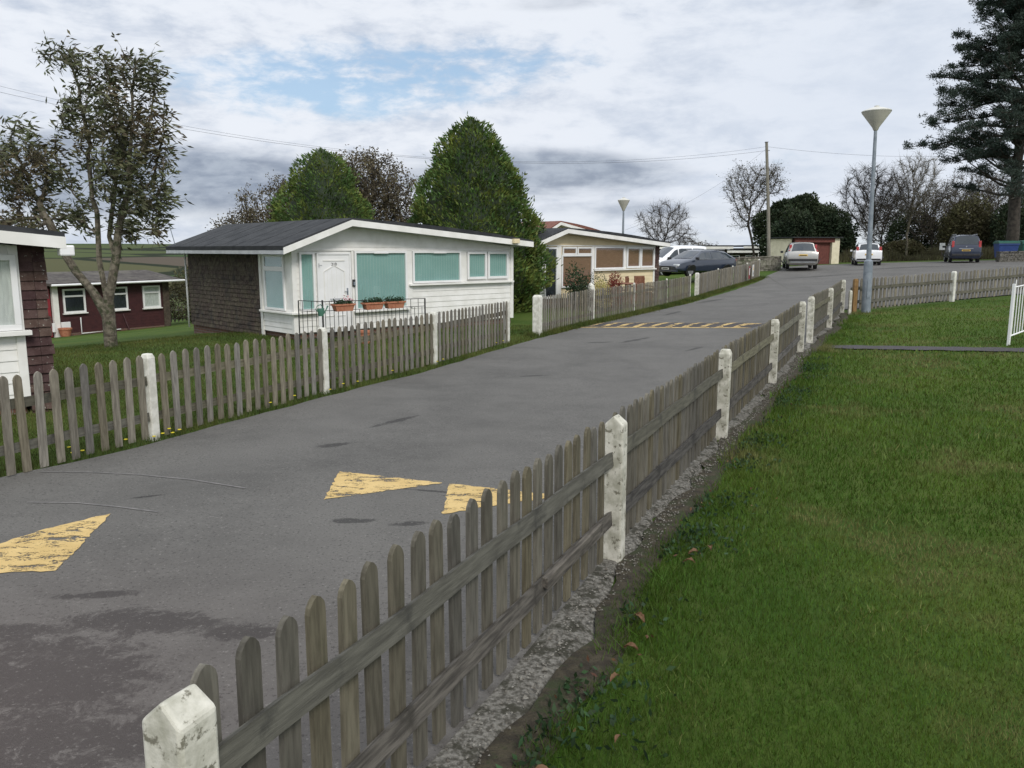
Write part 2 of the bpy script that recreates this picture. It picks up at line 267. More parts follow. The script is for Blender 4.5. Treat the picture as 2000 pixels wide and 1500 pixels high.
def fieldmat():
    m=bpy.data.materials.new('patchwork of fields'); m.use_nodes=True; t=m.node_tree; b=t.nodes['Principled BSDF']; b.inputs['Roughness'].default_value=.95; b.inputs['Specular IOR Level'].default_value=.05
    g=_N(t,'ShaderNodeNewGeometry'); mp=_N(t,'ShaderNodeMapping'); t.links.new(g.outputs['Position'],mp.inputs[0]); mp.inputs['Rotation'].default_value=(0,0,R(24)); mp.inputs['Scale'].default_value=(.0042,.0095,0)
    nz=_N(t,'ShaderNodeTexNoise'); t.links.new(g.outputs['Position'],nz.inputs[0]); nz.inputs['Scale'].default_value=.012
    v=_N(t,'ShaderNodeTexVoronoi',feature='F1'); v.inputs['Scale'].default_value=1.; v.inputs['Randomness'].default_value=.75; t.links.new(mp.outputs[0],v.inputs[0])
    ve=_N(t,'ShaderNodeTexVoronoi',feature='DISTANCE_TO_EDGE'); ve.inputs['Scale'].default_value=1.; ve.inputs['Randomness'].default_value=.75; t.links.new(mp.outputs[0],ve.inputs[0])
    sp=_N(t,'ShaderNodeSeparateColor'); t.links.new(v.outputs['Color'],sp.inputs[0])
    r=_N(t,'ShaderNodeValToRGB'); t.links.new(sp.outputs[0],r.inputs[0]); r.color_ramp.interpolation='CONSTANT'
    E_=r.color_ramp.elements; E_[0].color=(.045,.082,.028,1); E_[1].position=.3; E_[1].color=(.085,.085,.042,1)
    for p_,c_ in [(.5,(.055,.10,.04,1)),(.7,(.07,.09,.035,1)),(.86,(.095,.075,.06,1))]: q=E_.new(p_); q.color=c_
    nn=NOISE(t,g.outputs['Position'],.03,5); col=MIX(t,MA(t,'MULTIPLY',nn,.4),r.outputs[0],(.06,.065,.035,1))
    col=MIX(t,SS(t,ve.outputs[0],.055,.03),col,(.022,.028,.016,1))
    sock(t,b.inputs['Base Color'],col); return m
M['fields']=fieldmat()

# ------------------------------------------------------------------ mesh helpers
def ident(o,label=None,cat=None,group=None,kind=None):
    if label: o['label']=label
    if cat: o['category']=cat
    if group: o['group']=group
    if kind: o['kind']=kind
    return o
class MB:
    def __init__(s): s.v=[]; s.f=[]; s.m=[]
    def add(s,vs,fs,mi=0):
        b=len(s.v); s.v+= [tuple(x) for x in vs]
        for f in fs: s.f.append(tuple(b+i for i in f)); s.m.append(mi)
        return s
    def box(s,x0,x1,y0,y1,z0,z1,mi=0,T=None):
        vs=[(x,y,z) for z in (z0,z1) for y in (y0,y1) for x in (x0,x1)]
        if T is not None: vs=[T@Vector(v) for v in vs]
        return s.add(vs,[(0,2,3,1),(4,5,7,6),(0,1,5,4),(2,6,7,3),(0,4,6,2),(1,3,7,5)],mi)
    def prism(s,poly,y0,y1,mi=0,T=None,axis='y'):
        n=len(poly)
        if axis=='y': vs=[(x,y0,z) for x,z in poly]+[(x,y1,z) for x,z in poly]
        elif axis=='x': vs=[(y0,x,z) for x,z in poly]+[(y1,x,z) for x,z in poly]
        else: vs=[(x,z,y0) for x,z in poly]+[(x,z,y1) for x,z in poly]
        if T is not None: vs=[T@Vector(v) for v in vs]
        return s.add(vs,[tuple(range(n)),tuple(range(2*n-1,n-1,-1))]+[(i,n+i,n+(i+1)%n,(i+1)%n) for i in range(n)],mi)
    def tube(s,pts,rad,n=8,mi=0,caps=True):
        if not hasattr(rad,'__len__'): rad=[rad]*len(pts)
        pts=[Vector(p) for p in pts]; b=len(s.v); up=None
        for i,p in enumerate(pts):
            d=(pts[min(i+1,len(pts)-1)]-pts[max(i-1,0)]).normalized()
            if up is None: up=Vector((0,0,1)) if abs(d.z)<.9 else Vector((1,0,0))
            a1=d.cross(up).normalized(); a2=d.cross(a1).normalized()
            for k in range(n):
                t=2*math.pi*k/n; s.v.append(tuple(p+(a1*math.cos(t)+a2*math.sin(t))*rad[i]))
        for i in range(len(pts)-1):
            for k in range(n):
                s.f.append((b+i*n+k,b+i*n+(k+1)%n,b+(i+1)*n+(k+1)%n,b+(i+1)*n+k)); s.m.append(mi)
        if caps:
            s.f.append(tuple(b+k for k in range(n-1,-1,-1))); s.m.append(mi); e_=b+(len(pts)-1)*n; s.f.append(tuple(e_+k for k in range(n))); s.m.append(mi)
        return s
    def lathe(s,prof,n=20,c=(0,0,0),mi=0):
        b=len(s.v)
        for r_,z in prof:
            for k in range(n): t=2*math.pi*k/n; s.v.append((c[0]+r_*math.cos(t),c[1]+r_*math.sin(t),c[2]+z))
        for i in range(len(prof)-1):
            for k in range(n): s.f.append((b+i*n+k,b+i*n+(k+1)%n,b+(i+1)*n+(k+1)%n,b+(i+1)*n+k)); s.m.append(mi)
        return s
def link(name,me,parent=None,loc=None):
    o=bpy.data.objects.new(name,me); C.objects.link(o)
    if parent is not None: o.parent=parent
    if loc is not None: o.location=loc
    return o
def obj(name,mb,mats,parent=None,smooth=False,bevel=0,loc=None,rz=None):
    me=bpy.data.meshes.new(name); me.from_pydata(mb.v,[],mb.f)
    for m in (mats if isinstance(mats,(list,tuple)) else [mats]): me.materials.append(m)
    if any(mb.m): me.polygons.foreach_set('material_index',mb.m)
    if smooth: me.polygons.foreach_set('use_smooth',[True]*len(me.polygons))
    me.update(); o=link(name,me,parent,loc)
    if rz is not None: o.rotation_euler.z=rz
    if bevel:
        b=o.modifiers.new('bevel','BEVEL'); b.width=bevel; b.segments=2; b.limit_method='ANGLE'
    if smooth=='split':
        e_=o.modifiers.new('split','EDGE_SPLIT'); e_.split_angle=R(38)
    return o
def soup(name,V,k,mats,parent=None,loc=None,smooth=False):
    """V: (N,k,3) array of N separate k-gons"""
    V=np.asarray(V,dtype=np.float32).reshape(-1,3); n=len(V)//k
    me=bpy.data.meshes.new(name); me.vertices.add(len(V)); me.vertices.foreach_set('co',V.ravel())
    me.loops.add(n*k); me.loops.foreach_set('vertex_index',np.arange(n*k,dtype=np.int32))
    me.polygons.add(n); me.polygons.foreach_set('loop_start',np.arange(0,n*k,k,dtype=np.int32))
    try: me.polygons.foreach_set('loop_total',np.full(n,k,dtype=np.int32))
    except Exception: pass
    me.materials.append(mats); me.update(calc_edges=True); me.validate()
    return link(name,me,parent,loc)
def empty(name,loc,rz=0,**k):
    o=bpy.data.objects.new(name,None); C.objects.link(o); o.empty_display_size=.2; o.location=loc; o.rotation_euler.z=rz; ident(o,**k); return o
def kids(o): return [c for c in bpy.data.objects if c.parent==o]
def copy_tree(o,parent=None):
    c=o.copy(); C.objects.link(c); c.parent=parent
    for ch in kids(o): copy_tree(ch,c)
    return c
def grid(name,us,vs,fn,m,parent=None):
    nu,nv=len(us),len(vs); V=[fn(u,v) for v in vs for u in us]; F=[(j*nu+i,j*nu+i+1,(j+1)*nu+i+1,(j+1)*nu+i) for j in range(nv-1) for i in range(nu-1)]
    me=bpy.data.meshes.new(name); me.from_pydata(V,[],F); me.materials.append(m); me.polygons.foreach_set('use_smooth',[True]*len(me.polygons)); me.update()
    return link(name,me,parent)

# ------------------------------------------------------------------ the lie of the land
def lk(x,K):
    if x<=K[0][0]: return K[0][1]
    for (a_,p_),(b_,q_) in zip(K,K[1:]):
        if x<=b_: return p_+(q_-p_)*(x-a_)/(b_-a_)
    return K[-1][1]
def h(x,y):
    s=.427*x+.904*y; n=.904*x-.427*y
    f0=lk(s,[(-5,-2.17),(12,-2.15),(32,-2.10),(40,-1.93),(46,-1.72),(56,-1.25),(65,-1.1),(100,-.9)])
    k=lk(s,[(8,.01),(14,.014),(20,.026),(31,.038),(50,.03),(62,.022)])
    z=f0+k*(min(max(n,-10),10)+8)
    q=-n-15.2
    if q>0: z-=.092*(q-.8*(1-math.exp(-q/.8)))
    if q>45: z-=.10*min(q-45,160)
    return z
def hn(x,y): return np.array([h(a_,b_) for a_,b_ in zip(x,y)])
def axis(lo,hi,step,far,mult=1.35):
    a_=list(np.arange(lo,hi+1e-6,step)); d=step
    while a_[-1]<far: d*=mult; a_.append(a_[-1]+d)
    d=step
    while a_[0]>-far: d*=mult; a_.insert(0,a_[0]-d)
    return a_
g_=grid('ground',axis(-30,36,.75,2600),axis(-6,70,.75,2600),lambda x,y:(x,y,h(x,y)-(.02 if y<70 else .02)),M['grass']); ident(g_,kind='structure')
def hillz(r,t):
    base=lk(r,[(180,-26),(330,-34),(520,-22),(800,-6),(1050,3.5),(1250,5.2),(1700,-10)])
    return base+3.0*math.sin(t*5.1+r*.004)+1.6*math.sin(t*13+r*.011)
hl=grid('hills',[R(q) for q in np.arange(-62,30,1.)],[180,240,300,360,430,500,580,660,740,820,900,980,1050,1120,1190,1260,1400,1700],lambda t,r:(r*math.sin(t),r*math.cos(t),hillz(r,t)-(2.5 if t>-.2 else 0)),M['fields']); ident(hl,kind='structure')

# road: left edge and right edge polylines, road then widens into the parking area
RL=[(-16,-6),(-9.5,1.),(-6.3,5.4),(-4.89,7.57),(-4.42,8.2),(-4.02,8.95),(-3.48,10.29),(-2.73,11.94),(-1.39,14.69),(0.05,18.5),(2.36,23.53),(7.07,32.4),(13.81,45.42),(14.95,48.4)]
RR=[(-4.6,-6),(-1.65,.1),(-.9,1.75),(.02,3.8),(.62,5.25),(1.4,7.1),(2.28,9.0),(4.0,12.7),(5.62,16.2),(6.3,17.45),(7.9,20.6),(10.0,25.2),(10.25,25.7),(10.4,26.1)]
def arc(P,n):
    L=[0]
    for p,q in zip(P,P[1:]): L.append(L[-1]+math.dist(p,q))
    out=[]
    for i in range(n):
        s=L[-1]*i/(n-1)
        j=max(k for k in range(len(L)) if L[k]<=s+1e-9); j=min(j,len(P)-2); t=(s-L[j])/(L[j+1]-L[j])
        out.append((P[j][0]+(P[j+1][0]-P[j][0])*t,P[j][1]+(P[j+1][1]-P[j][1])*t))
    return out
def hump(x,y): # the speed hump across the road
    d=(x-2.32)*.094+(y-22.49)*.995 -.0; return d
rng=random.Random(4)
A_=arc(RL,150); B_=arc(RR,150)
A_=[(x+rng.uniform(-.035,.035),y+rng.uniform(-.03,.03)) for x,y in A_]
def roadpt(i,j):
    t=j/16; x=A_[i][0]+(B_[i][0]-A_[i][0])*t; y=A_[i][1]+(B_[i][1]-A_[i][1])*t; return (x,y,h(x,y)+.012)
rd=grid('road',list(range(150)),list(range(17)),lambda i,j:roadpt(i,j),M['asphalt']); ident(rd,kind='structure')
PL=[(10.4,26.1),(15.1,28.6),(18.7,30.2),(26,33.4),(42,40.)]; PU=[(14.95,48.4),(17.4,53.2),(17.9,57.),(21.,59.0),(27,60.6),(34,61.),(50,60.5)]
A2=arc(PL,60); B2=arc(PU,60)
pk=grid('car_park',list(range(60)),list(range(41)),lambda i,j:(lambda x,y:(x,y,h(x,y)+.008))(A2[i][0]+(B2[i][0]-A2[i][0])*j/40,A2[i][1]+(B2[i][1]-A2[i][1])*j/40),M['asphalt']); ident(pk,kind='structure')
# path across the right-hand lawn, broken concrete footing under the right-hand fence
pp=grid('path',list(range(60)),[0,1,2,3],lambda i,j:(lambda x,y:(x,y,h(x,y)+.004))(6.45+i*.12+.03*math.sin(i*.9+j),16.98-i*.046+(j-1.5)*.2+.04*math.sin(i*1.3+2*j)),M['asphalt_dark']); ident(pp,kind='structure')
B3=arc(RR[1:12],140); r2=random.Random(9); wob=[.24-.08*min(i/40,1)+.05*math.sin(i*.35)+.035*math.sin(i*.83+1)+r2.uniform(-.03,.03) for i in range(140)]
ft=grid('footing_strip',list(range(140)),[0,1,2,3],lambda i,j:(lambda x,y:(x,y,h(x,y)+.016-(.025 if j==3 else 0)-.004*j))(B3[i][0]-.03+.904*(wob[i]*j/3+.0),B3[i][1]-.427*(wob[i]*j/3)),M['concrete']); ident(ft,kind='structure')

so=grid('soil_strip',list(range(140)),[0,1,2,3],lambda i,j:(lambda x,y:(x,y,h(x,y)+.006-(.02 if j==3 else 0)))(B3[i][0]+.904*(wob[i]*.8+.075*j+.03*math.sin(i*1.7+j)),B3[i][1]-.427*(wob[i]*.8+.075*j)),M['soil']); ident(so,kind='structure')
# ------------------------------------------------------------------ painted markings
def inpoly_sheet(name,poly,label,cat,group,seed,z=.0165,m='line',jag=.013):
    r=random.Random(seed); pts=[]
    for p,q in zip(poly,poly[1:]+poly[:1]):
        n=max(2,int(math.dist(p,q)/.05))
        for i in range(n):
            t=i/n; j=jag if 0<i else 0; pts.append((p[0]+(q[0]-p[0])*t+r.uniform(-j,j),p[1]+(q[1]-p[1])*t+r.uniform(-j,j)))
    cx=sum(p[0] for p in pts)/len(pts); cy=sum(p[1] for p in pts)/len(pts)
    b=MB(); b.v=[(x,y,h(x,y)+z) for x,y in pts]; b.f=[tuple(range(len(pts)))]; b.m=[0]
    import mathutils
    tri=mathutils.geometry.tessellate_polygon([[Vector((x,y,0)) for x,y in pts]]); b.f=[tuple(t) for t in tri]; b.m=[0]*len(b.f)
    return ident(obj(name,b,M[m]),label,cat,group)
G='yellow triangles painted on the road'
inpoly_sheet('road_triangle',[(-1.61,6.75),(-1.66,7.66),(-.63,7.23)],'complete worn yellow triangle in the middle of the near road','road marking',G,1)
inpoly_sheet('road_triangle',[(-.56,6.33),(-.57,7.2),(.42,6.80)],'worn yellow triangle on the road seen through the near fence pickets','road marking',G,2)
inpoly_sheet('road_triangle',[(-4.05,5.1),(-3.05,5.2),(-3.27,6.42),(-3.6,6.05)],'large worn yellow triangle on the road cut by the left edge of the photo','road marking',G,3)
def strip(name,pts,w,label,cat,z=.0165,m='chalk'):
    b=MB(); 
    for i,(x,y) in enumerate(pts):
        d=Vector((pts[min(i+1,len(pts)-1)][0]-pts[max(0,i-1)][0],pts[min(i+1,len(pts)-1)][1]-pts[max(0,i-1)][1],0)).normalized(); n=Vector((-d.y,d.x,0))*w/2
        for s in (-1,1): q=Vector((x,y,0))+n*s; b.v.append((q.x,q.y,h(q.x,q.y)+z))
    b.f=[(2*i,2*i+1,2*i+3,2*i+2) for i in range(len(pts)-1)]; b.m=[0]*len(b.f)
    return ident(obj(name,b,M[m]),label,cat)
strip('faded_line',[(-4.6,7.75),(-4.1,7.72),(-3.6,7.62),(-3.0,7.42),(-2.4,7.12)],.022,'thin faded white line curving over the road below the left fence','road marking')
strip('faded_line',[(-4.15,6.75),(-3.7,6.72),(-3.3,6.6),(-2.9,6.45)],.02,'thin faded white line on the road by the left yellow triangle','road marking')
# speed hump with slanting yellow stripes
hA,hB,hC,hD=Vector((1.9,22.55)),Vector((6.15,21.05)),Vector((2.55,23.95)),Vector((6.95,22.2))
hroot=empty('speed_hump',(4.3,22.4,h(4.3,22.4)),label='low asphalt speed hump with slanting yellow stripes across the road',cat='speed hump')
def hpt(u,v,dz=0.):
    p=hA.lerp(hB,u).lerp(hC.lerp(hD,u),v); return (p.x-4.3,p.y-22.4,h(p.x,p.y)-h(4.3,22.4)+.014+.06*math.sin(math.pi*min(max(v,0),1))*min(1,u*12,(1-u)*12)+dz)
b=MB(); nu,nv=40,12
b.v=[hpt(i/nu,j/nv) for j in range(nv+1) for i in range(nu+1)]; b.f=[(j*(nu+1)+i,j*(nu+1)+i+1,(j+1)*(nu+1)+i+1,(j+1)*(nu+1)+i) for j in range(nv) for i in range(nu)]; b.m=[0]*len(b.f)
obj('hump_surface',b,M['asphalt_dark'],hroot,smooth=True)
b=MB()
for k in range(10):
    u0=.02+k*.097
    for j in range(8):
        v0,v1=.05+j*.1,.05+(j+1)*.1
        sh=.055
        qa=[(u0+sh*j/8,v0),(u0+.036+sh*j/8,v0),(u0+.036+sh*(j+1)/8,v1),(u0+sh*(j+1)/8,v1)]
        b.add([hpt(u,v,.005) for u,v in qa],[(0,1,2,3)])
obj('yellow_stripes',b,M['line_faded'],hroot)
b=MB()
for k in range(40):
    b.add([hpt(k/40,-.06,.006),hpt((k+1)/40,-.06,.006),hpt((k+1)/40,.03,.006),hpt(k/40,.03,.006)],[(0,1,2,3)])
obj('front_line',b,M['line'],hroot)

# ------------------------------------------------------------------ picket fences
def picket_mesh(H,w,t,style,seed):
    r=random.Random(seed); pts=[(-w/2,0),(w/2,0),(w/2+r.uniform(-.002,.002),H-w*.62)]
    if style=='pt': pts+=[(w*.30,H-w*.22),(w*.06,H-r.uniform(0,.012)),(-w*.10,H-r.uniform(0,.012)),(-w*.34,H-w*.25)]
    else: pts+=[(w*.42,H-w*.36),(w*.22,H-w*.12),(0,H),(-w*.22,H-w*.12),(-w*.42,H-w*.36)]
    pts+=[(-w/2,H-w*.62)]
    return MB().prism(pts,-t/2,t/2)
PM={}
def mesh_of(key,mb,m,bevel=0):
    if key not in PM:
        o=obj(key,mb,m,bevel=bevel)
        if bevel:
            dg=bpy.context.evaluated_depsgraph_get(); me=bpy.data.meshes.new_from_object(o.evaluated_get(dg)); PM[key]=me
        else: PM[key]=o.data
        bpy.data.objects.remove(o)
    return PM[key]
def post_mesh(H,w,kind,seed):
    r=random.Random(seed); b=MB(); k=.5*w
    nz=7; ring=[]
    for i in range(nz+1):
        z=-.15+(H-.05+.15)*i/nz
        for (sx,sy) in ((-1,-1),(1,-1),(1,1),(-1,1)): ring.append((sx*k*(1+r.uniform(-.02,.02)),sy*k*(1+r.uniform(-.02,.02)),z))
    b.v+=ring
    for i in range(nz):
        for q in range(4): b.f.append((i*4+q,i*4+(q+1)%4,(i+1)*4+(q+1)%4,(i+1)*4+q)); b.m.append(0)
    e_=nz*4
    if kind=='ridge':
        b.v+=[(-k*.92,0,H+.01),(k*.92,0,H+.005)]; t=len(b.v)-2
        b.f+=[(e_,e_+1,t+1,t),(e_+2,e_+3,t,t+1),(e_+1,e_+2,t+1),(e_+3,e_,t)]; b.m+=[0]*4
    else:
        f_=.72; b.v+=[(-k*f_,-k*f_,H),(k*f_,-k*f_,H),(k*f_,k*f_,H),(-k*f_,k*f_,H)]; t=len(b.v)-4
        b.f+=[(e_+q,e_+(q+1)%4,t+(q+1)%4,t+q) for q in range(4)]+[(t,t+1,t+2,t+3)]; b.m+=[0]*5
    b.f.append((3,2,1,0)); b.m.append(0)
    return b
def fence(posts,label,group_parts=None,side=1,pm='picket',railm=('rail','rail_dark'),postm='post',H=.95,w=.078,sp=.176,postH=1.0,postw=.125,style='rd',rails=(.68,.22),seed=0,thin=0.03,posthide=(),kind='flat',gap=(),rail_side=None,maxp=100):
    """posts: (x,y) list. side=+1: pickets on the left of the walking direction"""
    r=random.Random(seed); x0,y0=posts[0]; z0=h(x0,y0)
    root=empty('picket_fence',(x0,y0,z0),label=label,cat='fence')
    allp=[]
    for i,(p,q) in enumerate(zip(posts,posts[1:])):
        if i in gap: continue
        d=Vector((q[0]-p[0],q[1]-p[1])); L=d.length; ang=math.atan2(d.y,d.x); u=d/L; n=Vector((-u.y,u.x))*side
        k=max(2,int((L-.14)/sp)); sp_=(L-.14)/k
        for j in range(k):
            s=.07+sp_*(j+.5)+r.uniform(-.008,.008); x=p[0]+u.x*s+n.x*.052; y=p[1]+u.y*s+n.y*.052
            allp.append((x,y,ang,r.uniform(-.014,.014),r.uniform(-.02,.02),r.randrange(5)))
        # rails: straight boards from post to post, following the slope
        for ri,rz in enumerate(rails):
            za=h(*p)+rz+r.uniform(-.02,.02); zb=h(*q)+rz+r.uniform(-.02,.02)
            b=MB(); hh=.047
            off=n*.0155
            pa=Vector((p[0]+u.x*.01+off.x,p[1]+u.y*.01+off.y,za)); pb=Vector((q[0]-u.x*.01+off.x,q[1]-u.y*.01+off.y,zb))
            Lr=(pb-pa).length; N_=10; 
            pr=[(-.021,-hh),(.015,-hh-.003),(.021,hh-.012),(-.012,hh+.004)]
            vs=[]
            for m_ in range(N_+1):
                wz=.006*math.sin(m_*1.7+i+ri)
                for yy,zz in pr: vs.append((Lr*m_/N_-Lr/2,yy,zz+wz))
            fs=[(m_*4+a_,m_*4+(a_+1)%4,(m_+1)*4+(a_+1)%4,(m_+1)*4+a_) for m_ in range(N_) for a_ in range(4)]+[(3,2,1,0),tuple(N_*4+a_ for a_ in range(4))]
            b.add(vs,fs)
            o=obj('rail',b,M[railm[min(ri,len(railm)-1)]],root)
            mid=(pa+pb)/2; o.location=mid-Vector((x0,y0,z0)); o.rotation_euler=(0,-math.asin((pb.z-pa.z)/Lr),ang)
    # nearest pickets as parts, the rest as one
    allp.sort(key=lambda q:q[0]**2+q[1]**2)
    rest=MB()
    for i,(x,y,ang,dz,tilt,v) in enumerate(allp):
        if i<maxp:
            o=link('picket',mesh_of(f'pk{style}{pm}{v}{H}{w}',picket_mesh(H,w,.02,style,v),M[pm]),root)
            o.location=(x-x0,y-y0,h(x,y)+.02+dz-z0); o.rotation_euler=(0,tilt,ang)
        else:
            T=Matrix.Translation((x-x0,y-y0,h(x,y)+.02+dz-z0))@Matrix.Rotation(ang,4,'Z'); m_=picket_mesh(H,w,.02,style,v)
            rest.add([T@Vector(q) for q in m_.v],m_.f)
    if rest.v: o=obj('pickets',rest,M[pm],root); o['kind']='stuff'
    for i,p in enumerate(posts):
        if i in posthide: continue
        d=Vector((posts[min(i+1,len(posts)-1)][0]-posts[max(i-1,0)][0],posts[min(i+1,len(posts)-1)][1]-posts[max(i-1,0)][1])); ang=math.atan2(d.y,d.x)
        pw=postw[i] if isinstance(postw,(list,tuple)) else postw
        pmat=M[postm[i]] if isinstance(postm,(list,tuple)) else M[postm]
        o=obj('post',post_mesh(postH if not isinstance(postH,(list,tuple)) else postH[i],pw,kind if isinstance(kind,str) else kind[i],seed*31+i),pmat,root,bevel=.012)
        o.location=(p[0]-x0-(side*.0)*1,p[1]-y0,h(*p)-z0); o.rotation_euler.z=ang+r.uniform(-.04,.04); o.rotation_euler.x=r.uniform(-.01,.01)
    return root
right_posts=[(-.84,1.90),(.70,5.37),(2.36,9.02),(4.08,12.69),(5.75,16.25),(6.42,17.6),(8.0,20.65),(10.05,25.0)]
fence(right_posts,'long weathered picket fence with flaking white posts between road and lawn',side=1,pm='picket',gap=(4,),seed=3,H=.98,kind=['ridge','ridge']+['flat']*6,postw=.128,w=.084,sp=.157,rails=(.73,.29),postH=1.0)
fence([(-7.3,2.6),(-5.55,6.0),(-4.15,9.25),(-2.87,12.37),(-1.49,15.5),(-.12,19.15)],'near picket fence of spaced grey pale pickets on the left road edge',side=-1,pm='picket_left',railm=('rail',),seed=5,H=.96,w=.084,sp=.178,postm='post_clean',postw=.115,postH=.99,rails=(.70,.26))
fence([(.64,20.65),(2.42,24.6),(4.14,27.9),(5.95,31.7),(7.54,35.0)],'picket fence in front of the cream bungalow garden',side=-1,pm='picket_left',railm=('rail',),seed=7,H=.96,w=.062,sp=.155,postm='post_clean',postw=[.2,.09,.07,.07,.08],postH=1.02,rails=(.7,.25),style='rd',maxp=99)
fence([(8.05,35.9),(9.95,39.9),(11.18,41.9),(12.62,44.4),(14.2,47.6)],'far picket fence below the parked estate car',side=-1,pm='picket_left',railm=('rail',),seed=8,H=.98,w=.085,sp=.13,postm='post_clean',postw=[.16,.07,.07,.07,.1],postH=1.04,rails=(.7,.25),maxp=99)
fence([(10.42,25.3),(15.12,28.25),(19.6,30.6)],'picket fence with rails facing the lawn along the car park edge',side=1,pm='picket_left',railm=('rail',),seed=11,H=.98,w=.10,sp=.20,postm='post_clean',postw=.13,postH=1.02,posthide=(0,2),rails=(.68,.28))
fence([(-22.,45.5),(-17.,48.2)],'low dark picket fence in the dip beyond the maroon cottage',side=1,pm='picket',seed=13,H=.9,sp=.2,posthide=(0,1))
# loose corner posts where the two fences meet
o=obj('timber_post',post_mesh(1.02,.12,'flat',77),M['new_wood'],bevel=.008,loc=(10.42,25.0,h(10.42,25.))); ident(o,'square brown timber post at the fence corner by the street lamp','post')
o=obj('marker_post',post_mesh(.70,.085,'flat',78),M['post'],bevel=.008,loc=(10.10,24.55,h(10.1,24.55))); ident(o,'short pale post beside the brown timber post at the corner','post')
# a spare rail end lying against the near fence, as in the bay before the second post
b=MB().box(-.48,.48,-.018,.018,-.03,.03); o=obj('loose_rail',b,M['rail_dark'],bevel=.004,loc=(.37,4.6,h(.37,4.6)+.335)); o.rotation_euler=(0,-.01,math.atan2(3.47,1.54)); ident(o,'short dark board nailed on the lower rail before the second post','board')

# ------------------------------------------------------------------ bungalows
def rooftop(S,x):
    pk,zl,zp,zr,xl,xr=S
    return zl+(zp-zl)*(x-xl)/(pk-xl) if x<pk else zp+(zr-zp)*(x-pk)/(xr-pk)
def boards(b,S,xa,xb,za,zb,pitch,drop,y=0.,lap=.016,mi=0):
    z=za
    while z<zb-1e-4:
        z1=min(z+pitch,zb); pts=[]
        # clip to roof underside
        def span(zz):
            l,r_=xa,xb
            pk,zl,zp,zr,xl,xr=S; t=zz+drop
            if t>rooftop(S,xa): l=xl+(t-zl)/(zp-zl)*(pk-xl)
            if t>rooftop(S,xb): r_=pk+(zp-t)/(zp-zr)*(xr-pk) if zp>zr else r_
            return max(l,xa),min(r_,xb)
        l0,r0=span(z); l1,r1=span(z1)
        if r0-l0>.02:
            if r1<l1: l1=r1=(l1+r1)/2
            vs=[(l0,y-lap,z),(r0,y-lap,z),(r1,y-.003,z1),(l1,y-.003,z1),(l0,y+.02,z),(r0,y+.02,z),(r1,y+.02,z1),(l1,y+.02,z1)]
            b.add(vs,[(0,1,2,3),(0,4,5,1),(4,7,6,5),(0,3,7,4),(1,5,6,2),(3,2,6,7)],mi)
        z=z1
def window(root,x0,x1,z0,z1,y=-.02,fr=.05,blind='blind_green',side=False,mull=(),trans=(),frm='white_pvc',sill=False,bl='v',dep=.06,nofill=False):
    """window assembly on the front wall (or the left side wall when side=True: x then means y)"""
    def tf(b):
        if side: b.v=[(vy,vx,vz) for vx,vy,vz in b.v]; b.f=[tuple(reversed(f)) for f in b.f]
        return b
    b=MB(); yo=y-dep
    b.box(x0,x1,yo,y,z0,z0+fr).box(x0,x1,yo,y,z1-fr,z1).box(x0,x0+fr,yo,y,z0+fr,z1-fr).box(x1-fr,x1,yo,y,z0+fr,z1-fr)
    xs=[x0+fr]+list(mull)+[x1-fr]
    for m_ in mull: b.box(m_-fr*.6,m_+fr*.6,yo+.004,y,z0+fr,z1-fr)
    for t_ in trans: b.box(x0+fr,x1-fr,yo+.006,y,t_-fr*.5,t_+fr*.5)
    f=obj('window',tf(b),M[frm],root,bevel=.004)
    obj('pane',tf(MB().box(x0+fr*.8,x1-fr*.8,yo+.022,yo+.026,z0+fr*.8,z1-fr*.8)),M['glass'],f)
    b=MB()
    if bl=='v':
        n=max(2,int((x1-x0-2*fr)/.085)); w=(x1-x0-2*fr)/n
        for i in range(n):
            xa=x0+fr+i*w; b.add([(xa+.001,y-.006,z0+fr),(xa+w,y-.003,z0+fr),(xa+w,y-.003,z1-fr),(xa+.001,y-.006,z1-fr)],[(0,1,2,3)])
    elif bl=='h':
        n=max(2,int((z1-z0-2*fr)/.03)); w=(z1-z0-2*fr)/n
        for i in range(n):
            za=z0+fr+i*w; b.add([(x0+fr,y-.014,za),(x1-fr,y-.014,za),(x1-fr,y-.003,za+w),(x0+fr,y-.003,za+w)],[(0,1,2,3)])
    else:
        n=24; w=(x1-x0-2*fr)/n
        for i in range(n):
            xa=x0+fr+i*w; ya=y-.008-.005*math.sin(i*1.9); yb=y-.008-.005*math.sin((i+1)*1.9); b.add([(xa,ya,z0+fr),(xa+w,yb,z0+fr),(xa+w,yb,z1-fr),(xa,ya,z1-fr)],[(0,1,2,3)])
    obj('blind' if bl in 'vh' else 'curtain',tf(b),M[blind],f)  # with the dark material this sheet paints an unlit room, not cloth
    if sill: obj('sill',tf(MB().box(x0-.06,x1+.06,y-.11,y+.0,z0-.05,z0-.003)),M['white'],f,bevel=.006)
    return f
